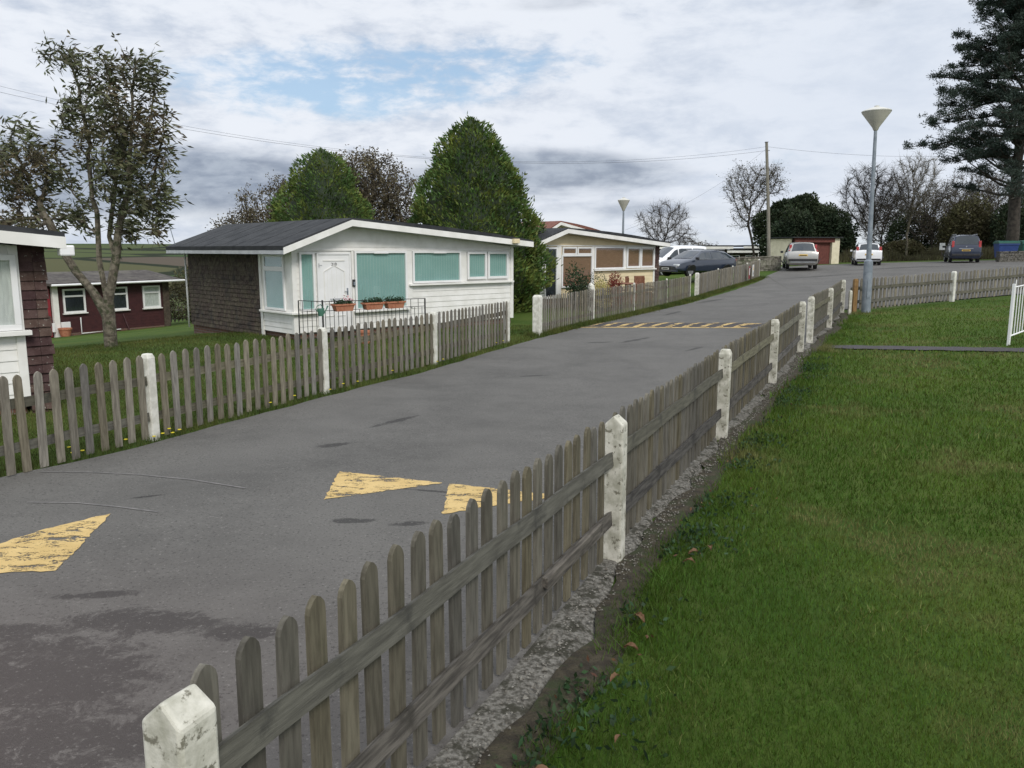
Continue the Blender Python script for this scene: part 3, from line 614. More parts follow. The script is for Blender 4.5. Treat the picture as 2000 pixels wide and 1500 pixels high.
def bungalow(origin,ang,label,W,D,wallm,S,name='bungalow',roofm='felt',front_over=.45,back_over=.45,plinth=True,side_m='shingle',pier=False,bulge=.07,boardpitch=.15,drop=.17,barge='white',floor=.12,roof_th=.10,group=None):
    root=empty(name,origin,R(ang),label=label,cat='bungalow',group=group)
    pk,zl,zp,zr,xl,xr=S
    # structural core (walls behind the boarding)
    core=[(0.02,.1),(W-.02,.1),(W-.02,rooftop(S,W)-drop),(pk,zp-drop),(0.02,rooftop(S,0)-drop)]
    obj('core_wall',MB().prism(core,.02,D-.02),M['white'] if wallm=='white' else M[wallm],root)
    b=MB(); boards(b,S,0.0,W,floor,zp-drop,boardpitch,drop-.02); obj('boarded_wall',b,M[wallm],root)
    # corner posts
    obj('corner_post',MB().box(-.03,.09,-.035,.09,floor-.02,rooftop(S,0)-drop),M['white'],root,bevel=.006); obj('corner_post',MB().box(W-.09,W+.02,-.033,.06,floor-.02,rooftop(S,W)-drop),M['white'],root,bevel=.006)
    if plinth: obj('plinth',MB().box(.05,W-.03,.05,D-.03,-.9,floor-.005),M['brick'],root)
    if pier:
        b=MB(); r=random.Random(8); z=-.1
        while z<rooftop(S,W)-drop:
            z1=z+.125; x=W+.022
            for xx in (0,.17):
                j=r.uniform(-.006,.006); wd=.17 if xx==0 else .15+r.uniform(-.02,.02)
                b.add([(x+xx,-.03+j,z),(x+xx+wd-.004,-.03+j,z),(x+xx+wd-.004,-.004,z1+.01),(x+xx,-.004,z1+.01),(x+xx,.5,z),(x+xx+wd-.004,.5,z),(x+xx+wd-.004,.5,z1+.01),(x+xx,.5,z1+.01)],[(0,1,2,3),(0,4,5,1),(1,5,6,2),(0,3,7,4),(3,2,6,7)])
            z=z1
        obj('shingle_pier',b,M['shingle_red'],root)
    # roof: two slabs with a slightly bellied right slope, felt seams
    y0,y1=-front_over,D+back_over
    def slab(xa,xb,n,bul):
        P=[]
        for i in range(n+1):
            t=i/n; x=xa+(xb-xa)*t; P.append((x,rooftop(S,x)+bul*math.sin(math.pi*t)))
        return P
    Lp=slab(xl,pk,2,0); Rp=slab(pk,xr,8,bulge)
    top=Lp+Rp[1:]; poly=[(x,z+roof_th*.35) for x,z in top]+[(x,z-roof_th*.65) for x,z in reversed(top)]
    b=MB(); n=len(top)
    ny=12
    for x,z in top: pass
    up=[(x,z+roof_th*.35) for x,z in top]; lo=[(x,z-roof_th*.65) for x,z in top]
    vs=[(x,y,z) for y in (y0+.015,y1) for x,z in up]+[(x,y,z) for y in (y0+.015,y1) for x,z in lo]
    F=[]
    for i in range(n-1):
        F.append((i,i+1,n+i+1,n+i)); F.append((2*n+i,3*n+i,3*n+i+1,2*n+i+1)); F.append((i,2*n+i,2*n+i+1,i+1)); F.append((n+i,n+i+1,3*n+i+1,3*n+i))
    F+=[(0,n,3*n,2*n),(n-1,3*n-1,4*n-1,2*n-1)]
    b.add(vs,F); rf=obj('roof',b,M[roofm],root)
    b=MB(); k=int((y1-y0)/.95)
    for i in range(1,k+1):
        yy=y0+i*(y1-y0)/(k+1)
        for (xa,za),(xb,zb) in zip(up,up[1:]):
            b.add([(xa,yy-.05,za+.002),(xb,yy-.05,zb+.002),(xb,yy-.05,zb+.006),(xa,yy-.05,za+.006),(xa,yy+.05,za+.002),(xb,yy+.05,zb+.002)],[(0,1,2,3),(3,2,5,4)])
    obj('felt_seam',b,M[roofm],rf)
    # bargeboard on the gable, fascia along the eaves
    b=MB(); bh=.165; P=[(xl,rooftop(S,xl)),(pk,zp),(xr,rooftop(S,xr))]
    for (xa,za),(xb,zb) in zip(P,P[1:]):
        b.add([(xa,y0-.012,za-bh),(xb,y0-.012,zb-bh),(xb,y0-.012,zb-.012),(xa,y0-.012,za-.012),(xa,y0+.014,za-bh),(xb,y0+.014,zb-bh),(xb,y0+.014,zb-.012),(xa,y0+.014,za-.012)],[(0,1,2,3),(0,4,5,1),(7,6,5,4),(3,2,6,7),(0,3,7,4),(1,5,6,2)])
    obj('bargeboard',b,M[barge],rf)
    b=MB().box(xl+.004,xl+.03,y0+.016,y1,zl-bh,zl-.07).box(xr-.03,xr-.004,y0+.016,y1,zr-bh,zr-.07); obj('fascia',b,M['grey_white'],rf)  # eaves shadow is put into the grey of this board
    b=MB()
    for (xa,za),(xb,zb) in zip(P,P[1:]): b.add([(xa,y0+.02,za-bh+.01),(xb,y0+.02,zb-bh+.01),(xb,y1,zb-bh+.01),(xa,y1,za-bh+.01)],[(0,1,2,3)])
    obj('soffit',b,M['grey_white'],rf)
    return root
# --- the white bungalow
S1=(1.45,2.21,2.90,2.40,-.45,7.75)
h1=bungalow((-5.33,20.07,-2.15),43,'white boarded bungalow with brown shingled side and sea green blinds',7.3,6.4,'white',S1)
# shingled side wall: rows of lapped shingles
def shingles(root,y0,y1,z0,z1,pitch=.118,seed=1,m='shingle'):
    r=random.Random(seed); b=MB(); z=z0
    while z<z1:
        zz=min(z+pitch,z1); y=y0
        while y<y1-.02:
            w=min(r.uniform(.10,.22),y1-y); p=r.uniform(.016,.03); dz=r.uniform(-.003,.003)
            b.add([(-p,y+.002,z+dz),(-p,y+w-.002,z+dz),(-.004,y+w-.002,zz+.012),(-.004,y+.002,zz+.012),(.015,y+.002,z+dz),(.015,y+w-.002,z+dz),(.015,y+w-.002,zz+.012),(.015,y+.002,zz+.012)],[(3,2,1,0),(0,1,5,4),(0,4,7,3),(1,2,6,5)])
            y+=w
        z=zz
    return obj('shingled_wall',b,M[m],root)
shingles(h1,1.72,6.36,-.06,2.06)
# white return with bay window on the side
b=MB(); z=.1
while z<.62:
    b.add([(-.018,.1,z),(-.018,1.6,z),(-.004,1.6,z+.125),(-.004,.1,z+.125),(.01,.1,z),(.01,1.6,z)],[(3,2,1,0),(0,1,5,4)]); z+=.125
b.box(-.01,.01,.09,1.6,.72,2.05); b.box(-.035,.01,1.6,1.72,-.05,2.05)
obj('side_boards',b,M['white'],h1)
def sidewin():
    b=MB(); x=-.06
    def B(y0,y1,z0,z1,xx=x): b.box(xx,-.012,y0,y1,z0,z1)
    B(.36,1.42,.66,.71);B(.36,1.42,1.98,2.03);B(.36,.42,.71,1.98);B(1.36,1.42,.71,1.98);B(.42,1.36,1.63,1.74,-.066)
    f=obj('window',b,M['white_pvc'],h1,bevel=.004)
    obj('pane',MB().box(-.044,-.04,.41,1.37,.70,1.99),M['glass'],f)
    b=MB(); n=11
    for i in range(n):
        ya=.42+.94*i/n; b.add([(-.016,ya+.002,.71),(-.026,ya+.94/n,.71),(-.026,ya+.94/n,1.98),(-.016,ya+.002,1.98)],[(0,3,2,1)])
    obj('blind',b,M['blind_green'],f)
    obj('sill',MB().box(-.13,-.02,-.03,1.62,.585,.635).box(-.125,.60,-.13,-.035,.585,.635),M['white'],f,bevel=.008)
sidewin()
obj('downpipe',MB().tube([(-.06,6.42,-.15),(-.06,6.42,2.08)],.028,8),M['white_pvc'],h1,smooth=True)
# front openings
window(h1,.16,.57,.655,2.09,fr=.05)
window(h1,1.72,3.36,.60,2.12,fr=.055,sill=True)
window(h1,3.55,5.24,1.25,2.12,fr=.055)
window(h1,5.48,6.22,1.31,2.10,fr=.07)
window(h1,6.26,7.08,1.31,2.10,fr=.07)
b=MB().box(3.42,7.26,-.13,-.02,1.185,1.235).box(3.42,7.2,-.05,-.02,1.237,1.248)
b.box(5.25,5.47,-.045,-.02,1.25,2.12).box(3.37,3.54,-.047,-.02,.6,2.12).box(.0,7.24,-.05,-.02,2.122,2.16)
b.box(1.64,1.71,-.045,-.02,.12,2.12)
obj('trim',b,M['white'],h1,bevel=.005)
b=MB().box(2.3,2.75,-.1,-.082,2.055,2.085).box(4.25,4.7,-.1,-.082,2.055,2.085); obj('trickle_vent',b,M['white_pvc'],h1)
def door(root,x0,x1,z0,z1):
    b=MB().box(x0,x1,-.055,-.02,z0,z1); d=obj('door',b,M['white_pvc'],root,bevel=.004)
    xm=(x0+x1)/2; w=x1-x0; b=MB(); y=-.068
    b.box(x0-.045,x0,-.075,-.02,z0,z1+.045).box(x1,x1+.045,-.075,-.02,z0,z1+.045).box(x0,x1,-.075,-.02,z1,z1+.045); obj('door_frame',b,M['white_pvc'],d,bevel=.004)
    b=MB(); b.box(x0+.13,x1-.13,y,-.055,z1-.16,z1-.125)
    for s in (-1,1):
        T=Matrix.Translation((xm+s*w*.17,-.0,z1-.34))@Matrix.Rotation(s*R(28),4,'Y'); b.box(-w*.17,w*.17,y,-.055,-.012,.012,T=T)
        b.box(xm+s*w*.33-.01,xm+s*w*.33+.01,y,-.055,z0+.75,z1-.42)
    for q in range(4): xx=xm-.2+q*.133; b.box(xx-.003,xx+.003,-.059,-.055,z0+.75,z1-.36)
    b.box(xm-w*.33,xm+w*.33,y,-.055,z0+.72,z0+.745)
    b.box(xm-w*.33,xm-.05,y,-.055,z0+.40,z0+.42).box(xm+.05,xm+w*.33,y,-.055,z0+.40,z0+.42)
    b.box(xm-w*.33,xm-.05,y,-.055,z0+.12,z0+.14).box(xm+.05,xm+w*.33,y,-.055,z0+.12,z0+.14)
    obj('moulding',b,M['white'],d)
    for zz in (z0+.55,z1-.26): obj('hinge',MB().tube([(x0+.0,-.085,zz-.05),(x0,-.085,zz+.05)],.012,8).box(x0,x0+.10,-.064,-.056,zz-.012,zz+.012),M['grey_white'],d)
    obj('handle',MB().box(x1-.09,x1-.055,-.07,-.055,z0+.92,z0+1.10).tube([(x1-.072,-.068,z0+1.02),(x1-.072,-.1,z0+1.02),(x1-.18,-.1,z0+1.02)],.009,6),M['galv'],d)
    obj('letterbox',MB().box(xm-.14,xm+.14,-.064,-.055,z0+.80,z0+.85),M['grey_white'],d)
    t=bpy.data.curves.new('number','FONT'); t.body='210'; t.size=.105; t.extrude=.003; t.align_x='CENTER'
    to=bpy.data.objects.new('n',t); C.objects.link(to); bpy.context.view_layer.update()
    me=bpy.data.meshes.new_from_object(to.evaluated_get(bpy.context.evaluated_depsgraph_get())); bpy.data.objects.remove(to); me.materials.clear(); me.materials.append(M['black'])
    o=link('door_number',me,d); o.location=(xm,-.060,z1-.27); o.rotation_euler=(R(90),0,0)
    return d
door(h1,.68,1.56,.09,2.03)
obj('key_safe',MB().box(1.64,1.72,-.085,-.046,1.22,1.40),M['black_plastic'],h1,bevel=.01)
obj('key_safe_dial',MB().box(1.655,1.705,-.093,-.086,1.25,1.34),M['galv'],h1,bevel=.003)
b=MB().box(6.86,7.08,-.57,-.47,2.34,2.47); obj('security_light',b,M['cream'],h1,bevel=.01)
obj('aerial',MB().tube([(-.3,6.5,2.3),(-.42,6.6,3.0)],.012,6).tube([(-.41,6.58,2.85),(-.5,6.7,2.86)],.006,4),M['galv'],h1)
def hw(root_o,ang,x,y,z=0.):
    a_=R(ang); return Vector((root_o[0]+x*math.cos(a_)-y*math.sin(a_),root_o[1]+x*math.sin(a_)+y*math.cos(a_),root_o[2]+z))
H1=(-5.33,20.07,-2.15)
# railing of black iron before the front door
rl=empty('iron_railing',hw(H1,43,-.5,-1.15,-.02),R(43),label='black iron railing before the door of the white bungalow',cat='railing')
b=MB(); b.tube([(0,0,1.02),(.62,0,.97)],.010,6).tube([(.62,0,.965),(3.62,0,.925)],.010,6).tube([(0,0,.80),(.62,0,.78)],.008,6).tube([(.62,0,.75),(3.62,0,.73)],.008,6); b.tube([(0,0,.12),(3.62,0,.10)],.009,6); obj('rail',b,M['iron'],rl)
b=MB()
for x,rr in ((0,.014),(.62,.021),(3.62,.02)): b.tube([(x,0,-.1),(x,0,1.02-.025*x)],rr,6)
obj('upright',b,M['iron'],rl)
b=MB()
for i in range(30):
    x=.10+i*.118
    if .56<x<.68: continue
    zt=(1.0 if i%2==0 else .78)-.02*x; b.tube([(x,0,.1),(x,0,zt-.0)],.0075,5)
o=obj('bars',b,M['iron'],rl); o['kind']='stuff'
def planter(loc,rz,label,flower,seed):
    root=empty('trough_planter',loc,rz,label=label,cat='planter',group='terracotta troughs hung on the railing')
    b=MB(); b.add([(-.22,-.075,0),(.22,-.075,0),(.22,.075,0),(-.22,.075,0),(-.27,-.10,.17),(.27,-.10,.17),(.27,.10,.17),(-.27,.10,.17)],[(3,2,1,0),(0,1,5,4),(1,2,6,5),(2,3,7,6),(3,0,4,7)]); b.box(-.285,.285,-.112,-.095,.135,.175).box(-.285,.285,.095,.112,.135,.175).box(-.285,-.262,-.094,.094,.135,.175).box(.262,.285,-.094,.094,.135,.175)
    b.box(-.255,.255,-.09,.09,.13,.15)
    obj('trough',b,M['terracotta'],root)
    r=np.random.default_rng(seed); n=420; P=np.c_[r.uniform(-.25,.25,n),r.uniform(-.1,.1,n),.16+np.abs(r.normal(0,.055,n))]
    leafobj('foliage',P,M['leaf_bush'],root,.045,.03,r)
    if flower:
        n=60; P=np.c_[r.normal(.12,.09,n),r.uniform(-.08,.06,n),.27+r.normal(0,.035,n)]; ident(leafobj('flowers',P,M['petal_pink'],root,.035,.03,r),kind='stuff')
    return root
def leafverts(P,L,Wd,r,D=None,spread=1.,sag=0.):
    n=len(P); d=r.normal(size=(n,3)); 
    if D is not None: d=np.asarray(D)+d*spread
    d/=np.linalg.norm(d,axis=1,keepdims=True)+1e-9; d[:,2]-=sag; d/=np.linalg.norm(d,axis=1,keepdims=True)+1e-9
    q=r.normal(size=(n,3)); s=np.cross(d,q); s/=np.linalg.norm(s,axis=1,keepdims=True)+1e-9
    l=(L*r.uniform(.7,1.3,n))[:,None]; w=(Wd*r.uniform(.7,1.3,n))[:,None]/2
    return np.stack([P,P+d*l*.45+s*w,P+d*l,P+d*l*.45-s*w],1)
def leafobj(name,P,m,parent,L,Wd,r,D=None,spread=1.,sag=0.,extra=None):
    V=leafverts(P,L,Wd,r,D,spread,sag)
    return soup(name,V,4,m,parent)
for i,(x,fl,lb) in enumerate([(1.18,True,'terracotta trough with pink flowers hung on the railing by the white door'),(2.02,False,'middle terracotta trough of green leaves between two other troughs'),(2.66,False,'right-hand terracotta trough of green leaves below the wide green window')]):
    planter(hw(H1,43,-.5+x,-1.15,.70),R(43),lb,fl,i+3)
# watering can hung on the railing
wc=empty('watering_can',hw(H1,43,.02,-1.24,.62),R(43),label='small green watering can hanging on the railing left of the pink flowers',cat='watering can')
obj('can_body',MB().lathe([(.0,0),(.06,0),(.085,.17),(.08,.18),(.0,.18)],14),M['plastic_green'],wc,smooth='split')
obj('handle',MB().tube([(-.08,0,.1),(-.13,0,.17),(-.09,0,.24),(0,0,.27),(.07,0,.18)],.011,6),M['plastic_green'],wc)
obj('spout',MB().tube([(.07,0,.05),(.15,0,.16),(.19,0,.23)],[.018,.012,.022],8),M['plastic_green'],wc)
# small red pot plant behind the fence by the doorstep
pt=empty('pot',hw(H1,43,.9,-1.75,-.05),0,label='brown clay pot on the grass below the railing, behind the fence post',cat='pot'); obj('clay_pot',MB().lathe([(0,0),(.11,0),(.15,.26),(.17,.26),(.17,.31),(.13,.31),(.12,.24),(0,.24)],16),M['terracotta'],pt,smooth='split')

# --- the cream bungalow further up the road
H2=(1.05,31.0,-1.95)
S2=(1.05,2.19,2.74,2.24,-.68,7.45)
h2=bungalow(H2,43,'cream boarded bungalow with brown blinds beyond the tall conifer',6.95,6.4,'cream',S2,pier=True,bulge=.08)
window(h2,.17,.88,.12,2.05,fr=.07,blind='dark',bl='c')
window(h2,1.16,1.96,1.76,2.06,fr=.06,blind='blind_brown',bl='h'); window(h2,2.0,2.86,1.76,2.06,fr=.06,blind='blind_brown',bl='h')
window(h2,1.12,2.88,.50,1.76,fr=.06,blind='blind_brown',bl='h')
window(h2,3.02,4.86,1.18,2.08,fr=.06,blind='blind_brown',bl='h'); window(h2,5.02,5.93,1.2,2.08,fr=.08,blind='blind_brown',bl='h'); window(h2,5.95,6.88,1.2,2.08,fr=.08,blind='blind_brown',bl='h')
b=MB().box(2.98,6.98,-.13,-.02,1.12,1.17).box(0,6.95,-.05,-.02,2.09,2.13).box(.88,1.11,-.046,-.02,.12,2.085).box(2.885,3.015,-.048,-.02,.12,2.085).box(4.87,5.01,-.046,-.02,1.18,2.085)
b.box(.0,.16,-.043,-.02,.12,2.085); obj('trim',b,M['white'],h2,bevel=.004)
# --- the bungalow cut by the left edge
o0=hw((-6.54,10.92,-2.18),43,-7.3,0)
S0=(1.45,2.30,2.98,2.36,-.45,7.80)
h0=bungalow(tuple(o0),43,'white boarded bungalow cut by the left edge of the photo',7.3,6.4,'white',S0,pier=True,bulge=.04,roof_th=.14)
window(h0,5.0,7.28,1.13,2.12,y=-.036,fr=.075,blind='net',bl='c'); obj('sill',MB().box(4.9,7.38,-.15,-.036,1.06,1.125),M['white'],h0,bevel=.006)
b=MB().box(7.72,7.90,-.46,-.30,2.10,2.24); obj('gutter_end',b,M['white_pvc'],h0,bevel=.02)

# --- maroon cottage down the slope
CO=(-20.15,36.3,-3.80); CA=57.8
S3=None
ct=empty('cottage',CO,R(CA),label='low maroon cottage with white windows down the slope behind the tree',cat='cottage')
b=MB().box(-3.,5.3,0,5,-.6,2.3); obj('wall',b,M['maroon'],ct)
b=MB()
for i in range(15): b.box(.1,5.25,-.012,-.001,.12+i*.145,.12+i*.145+.138)
obj('boarding',b,M['maroon'],ct)
obj('brick_pier',MB().box(5.302,5.65,-.04,4.9,-.6,2.28),M['shingle'],ct)
obj('plinth',MB().box(.06,5.28,-.03,-.013,-.6,.11),M['brick'],ct)
P_=[(-.45,2.36),(2.4,2.78),(5.3,2.36)]
b=MB()
for (ya,za),(yb,zb) in zip(P_,P_[1:]): b.add([(-3.2,ya,za),(6.15,ya,za),(6.15,yb,zb),(-3.2,yb,zb),(-3.2,ya,za-.1),(6.15,ya,za-.1),(6.15,yb,zb-.1),(-3.2,yb,zb-.1)],[(0,1,2,3),(7,6,5,4),(0,4,5,1),(1,5,6,2),(3,2,6,7),(0,3,7,4)])
cr=obj('roof',b,M['felt_brown'],ct); obj('gutter',MB().tube([(-.4,-.5,2.27),(6.25,-.5,2.30)],.05,8),M['white_pvc'],cr)
obj('pilaster',MB().box(-.22,.03,-.16,-.02,-.1,2.25),M['white'],ct)
obj('door',MB().box(-1.2,-.28,-.05,-.002,0,2.1),M['sign_red'],ct)
for a_,b_ in ((.30,1.32),(2.35,3.4),(4.2,5.14)):
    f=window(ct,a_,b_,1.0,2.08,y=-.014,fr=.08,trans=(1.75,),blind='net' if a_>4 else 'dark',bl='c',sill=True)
obj('meter_box',MB().box(-.36,-.24,-.22,-.16,.22,.62).box(.10,.52,-.10,-.014,.26,.62),M['white_pvc'],ct,bevel=.01)
obj('waste_pipe',MB().tube([(1.0,-.10,.78),(1.0,-.10,.05),(2.9,-.10,.10)],.028,6),M['white_pvc'],ct)
obj('prop_pole',MB().tube([(3.25,-.3,-.1),(3.1,-.05,.8)],.03,6),M['maroon'],ct)
p=hw(CO,CA,.05,-.45); pz=h(p.x,p.y)
pt=empty('pot',(p.x,p.y,pz),0,label='orange clay pot at the foot of the white pilaster of the maroon cottage',cat='pot'); obj('clay_pot',MB().lathe([(0,0),(.2,0),(.27,.3),(.29,.3),(.29,.36),(.23,.36),(.22,.28),(0,.28)],16),M['terracotta'],pt,smooth='split')

# --- tiled house behind, far chalets, shed
S4=(1.6,2.3,3.35,2.45,-.5,6.4)
ht=bungalow((1.15,44.6,-1.85),40,'house with red brown tiled roof showing over the cream bungalow',5.9,7.,'cream',S4,roofm='tile',bulge=.12,roof_th=.16,name='tiled_house')
def far_chalet(x,y,ang,w,hh,label,top=.3):
    z=top-hh-.32; r=empty('chalet',(x,y,z),R(ang),label=label,cat='chalet',group='low chalets in the far background')
    obj('wall',MB().box(0,w,0,5,-.3,hh),M['shingle'],r); rf=obj('roof',MB().box(-.4,w+.4,-.5,5.4,hh+.15,hh+.32),M['felt'],r); obj('fascia',MB().box(-.4,w+.4,-.53,-.502,hh-.02,hh+.2),M['white'],rf)
    k=int(w/1.7)
    for i in range(k):
        f=obj('window',MB().box(.4+i*1.65,1.5+i*1.65,-.05,-.002,.7,hh-.25),M['white_pvc'],r); obj('pane',MB().box(.5+i*1.65,1.4+i*1.65,-.06,-.051,.8,hh-.35),M['carglass'],f)
    return r
far_chalet(21.6,84,4,3.4,2.2,'low flat roofed chalet just right of the estate car',.05)
far_chalet(25.3,90,4,3.2,2.5,'taller flat roofed chalet beside the foot of the utility pole',.5)
far_chalet(13.6,76,3,6.2,2.0,'long low chalet roof seen above the white van',.42)
sh=empty('shed',(20.75,61.3,-1.12),R(14),label='low shed of red brick between cream piers behind the silver car',cat='shed')
b=MB(); b.box(.7,4.1,.25,3.2,-.1,2.0); 
obj('brick_wall',b,M['red_brick'],sh)
obj('fascia_board',MB().box(.2,4.35,-.02,.24,1.72,2.05),M['red_brick'],sh)
obj('cream_pier',MB().box(.1,.62,.0,3.2,-.1,1.70),M['cream_render'],sh); obj('cream_pier',MB().box(4.1,4.9,.0,3.2,-.1,2.02),M['cream_render'],sh); obj('cream_pier',MB().prism([(-.2,-.1),(.095,-.1),(.095,2.0),(.02,2.0)],.3,3.1),M['cream_render'],sh)
obj('door',MB().box(1.1,3.0,.2,.248,0,1.65),M['red_brick'],sh)
obj('roof',MB().box(-.25,5.05,-.22,3.5,2.06,2.13),M['felt'],sh)
sh.scale=(.80,1,.97)
# stone wall
def stonewall(x0,y0,x1,y1,H,label,seed,m='stone',th=.35):
    L=math.hypot(x1-x0,y1-y0); z=h(x0,y0); r=random.Random(seed)
    root=empty('stone_wall',(x0,y0,z),math.atan2(y1-y0,x1-x0),label=label,cat='wall')
    b=MB(); zz=-.15
    while zz<H-.02:
        hh=r.uniform(.11,.17); x=0
        while x<L:
            w=min(r.uniform(.2,.5),L-x+.01); j=r.uniform(0,.035); dz=(h(x0+(x1-x0)*x/L,y0+(y1-y0)*x/L)-z)
            b.box(x+.008,x+w-.008,-j,th+j,zz+dz+.006,min(zz+hh,H)+dz-.004); x+=w
        zz+=hh
    obj('stonework',b,M[m],root,bevel=.01)
    b=MB(); n=int(L/.6)
    for i in range(n):
        xa=L*i/n; dz=(h(x0+(x1-x0)*xa/L,y0+(y1-y0)*xa/L)-z); b.box(xa+.006,xa+L/n-.006,-.05,th+.05,H+dz,H+.07+dz+r.uniform(0,.015))
    obj('coping',b,M[m],root,bevel=.01); return root
stonewall(11.0,53.6,17.1,52.6,.85,'lichened stone wall between the estate car and the silver car',3)
stonewall(32.7,55.6,40,56.2,.62,'low pale block wall in front of the large bins',5,m='concrete')

# ------------------------------------------------------------------ lamps, pole, wires, rail, signs
def lamp(x,y,z,H,label,tilt=0.,s=.88):
    root=empty('street_lamp',(x,y,z),label=label,cat='street lamp',group='street lamps with conical heads')
    obj('column',MB().tube([(0,0,-.2),(0,0,1.42),(0,0,1.55),(0,0,1.6),(0,0,H-.55)],[.135,.13,.125,.075,.045],16),M['galv'],root,smooth='split')
    obj('access_door',MB().box(-.05,.05,-.141,-.128,.45,1.0),M['galv'],root)
    k=H-.62
    obj('cone',MB().lathe([(.05,k-.03),(.075,k),(.095,k+.06),(.455*s,k+.48),(.46*s,k+.51)],32),M['lampcone'],root,smooth='split')
    obj('cap',MB().lathe([(.47*s,k+.505),(.475*s,k+.53),(.42*s,k+.56),(.25*s,k+.61),(.07,k+.65),(.07,k+.68),(.0,k+.69)],32),M['lampcap'],root,smooth='split')
    return root
l1=lamp(10.85,25.15,-1.89,6.02,'tall grey street lamp with a cone head at the fence corner')
l2=lamp(6.0,45.0,-1.95,4.67+.0,'distant street lamp rising behind the cream bungalow roof',s=.68)
l1.rotation_euler.y=R(-.9)
pole=empty('utility_pole',(17.1,55.,h(17.1,55.)),label='bare weathered timber utility pole behind the stone wall',cat='pole'); PZ=h(17.1,55.)
obj('pole_shaft',MB().tube([(0,0,-.2),(-.26,0,4),(-.58,0,8.12)],[.125,.11,.09],12),M['pole'],pole,smooth='split')
obj('cap',MB().box(-.68,-.48,-.1,.1,8.12,8.15).tube([(-.5,-.12,7.6),(-.38,-.12,7.6)],.02,6),M['wire'],pole)
def wire(a_,b_,sag,label,r_=.010,n=40):
    pts=[]
    for i in range(n+1):
        t=i/n; p=Vector(a_).lerp(Vector(b_),t); p.z-=4*sag*t*(1-t); pts.append(p)
    o=obj('overhead_wire',MB().tube(pts,r_,5),M['wire']); ident(o,label,'cable')
PT=(16.54,55,PZ+7.85)
wire(PT,(-30,40,9.15),2.6,'upper of the two long overhead cables sagging across the left sky',.006)
wire((PT[0],PT[1],PT[2]-.25),(-30,40,8.75),2.35,'lower of the two long overhead cables sagging across the left sky',.0075)
wire((PT[0],PT[1],PT[2]-.1),(5.5,40.5,.95),.5,'thin cable falling from the pole to the cream bungalow',.005)
wire(PT,(46,66,8.4),.9,'thin cable running from the pole top to the right towards the pine',.007)
# white tubular handrail at the right edge
rr=empty('handrail',(10.02,16.45,h(10.02,16.45)),R(38),label='white painted metal handrail at the right edge above the lawn path',cat='handrail')
obj('post',MB().box(-.025,.025,-.025,.025,-.05,1.22),M['white_pvc'],rr,bevel=.003)
obj('rail',MB().tube([(0.03,0,1.15),(1.6,0,1.25)],.014,8).tube([(.03,0,.17),(1.6,0,.32)],.016,8),M['white_pvc'],rr)
b=MB()
for i in range(11): b.tube([(.09+i*.13,0,.18+i*.012),(.09+i*.13,0,(1.30 if i==0 else 1.16+i*.008))],.010,6)
obj('bars',b,M['white_pvc'],rr)
def sign(x,y,z,ang,w,hh,m,label,kind):
    root=empty('notice_sign',(x,y,z),R(ang),label=label,cat='sign')
    obj('board',MB().box(-w/2,w/2,-.01,.01,0,hh),M[m],root)
    if kind=='warn':
        b=MB(); b.prism([(-.1,hh*.52),(.1,hh*.52),(0,hh*.88)],-.014,-.0105); 
        obj('warning_triangle',b,M['plate_yellow'],root)
        b=MB()
        for i in range(3): b.box(-w*.38,w*.36,-.0135,-.0105,hh*(.1+.12*i),hh*(.15+.12*i))
        obj('text_lines',b,M['black'],root)
    elif kind=='red':
        b=MB().box(-w*.34,w*.34,-.0135,-.0105,hh*.3,hh*.86); obj('white_panel',b,M['plate_white'],root)
    return root
for nm,x,y,zz,w,hh,m,k,lb in [('a',12.95,44.95,.28,.46,.62,'plate_white','warn','white notice with a triangle on the far picket fence'),('b',12.45,43.9,.22,.32,.66,'sign_red','red','dark red notice with a white panel on the far picket fence')]:
    sign(x+.14,y-.07,h(x,y)+zz,65,w,hh,m,lb,k)
for x,y,w,hh,lb in [(34.8,67.2,.22,.34,'small square white notice on a short post in rough grass'),(36.4,68.4,.40,.12,'small wide white notice on a short post left of the blue car')]:
    z=h(x,y); r_=empty('garden_sign',(x,y,z),label=lb,cat='sign'); obj('stake',MB().box(-.04,.04,-.02,.02,-.1,.85),M['shingle'],r_); obj('board',MB().box(-w,w,-.045,-.021,.8,.8+hh*1.6),M['white_pvc'],r_)
# large wheeled bins
def bigbin(x,y,m,lidm,label,rz=0.):
    z=h(x,y); r_=empty('wheeled_bin',(x,y,z),rz,label=label,cat='bin',group='large wheeled bins by the block wall')
    b=MB(); b.add([(-.55,-.4,.22),(.55,-.4,.22),(.55,.4,.22),(-.55,.4,.22),(-.66,-.52,1.2),(.66,-.52,1.2),(.66,.52,1.2),(-.66,.52,1.2)],[(3,2,1,0),(0,1,5,4),(1,2,6,5),(2,3,7,6),(3,0,4,7)]); b.box(-.69,.69,-.55,-.521,1.1,1.2)
    obj('bin_body',b,M[m],r_,bevel=.02)
    obj('lid',MB().prism([(-.56,1.2),(.56,1.2),(.56,1.26),(.2,1.40),(-.4,1.38),(-.56,1.26)],-.7,.7,axis='x'),M[lidm],r_,bevel=.02)
    for sx in (-.45,.45):
        for sy in (-.32,.32): obj('wheel',MB().tube([(sx-.03,sy,.09),(sx+.03,sy,.09)],.09,12).box(sx-.02,sx+.02,sy-.03,sy+.03,.1,.23),M['tyre'],r_)
    return r_
bigbin(35.1,59.0,'bin_blue','bin_green','large blue wheeled bin with green lid behind the block wall',R(-10))
bigbin(37.3,59.9,'bin_green','bin_green','large dark green wheeled bin at the right edge',R(-10))

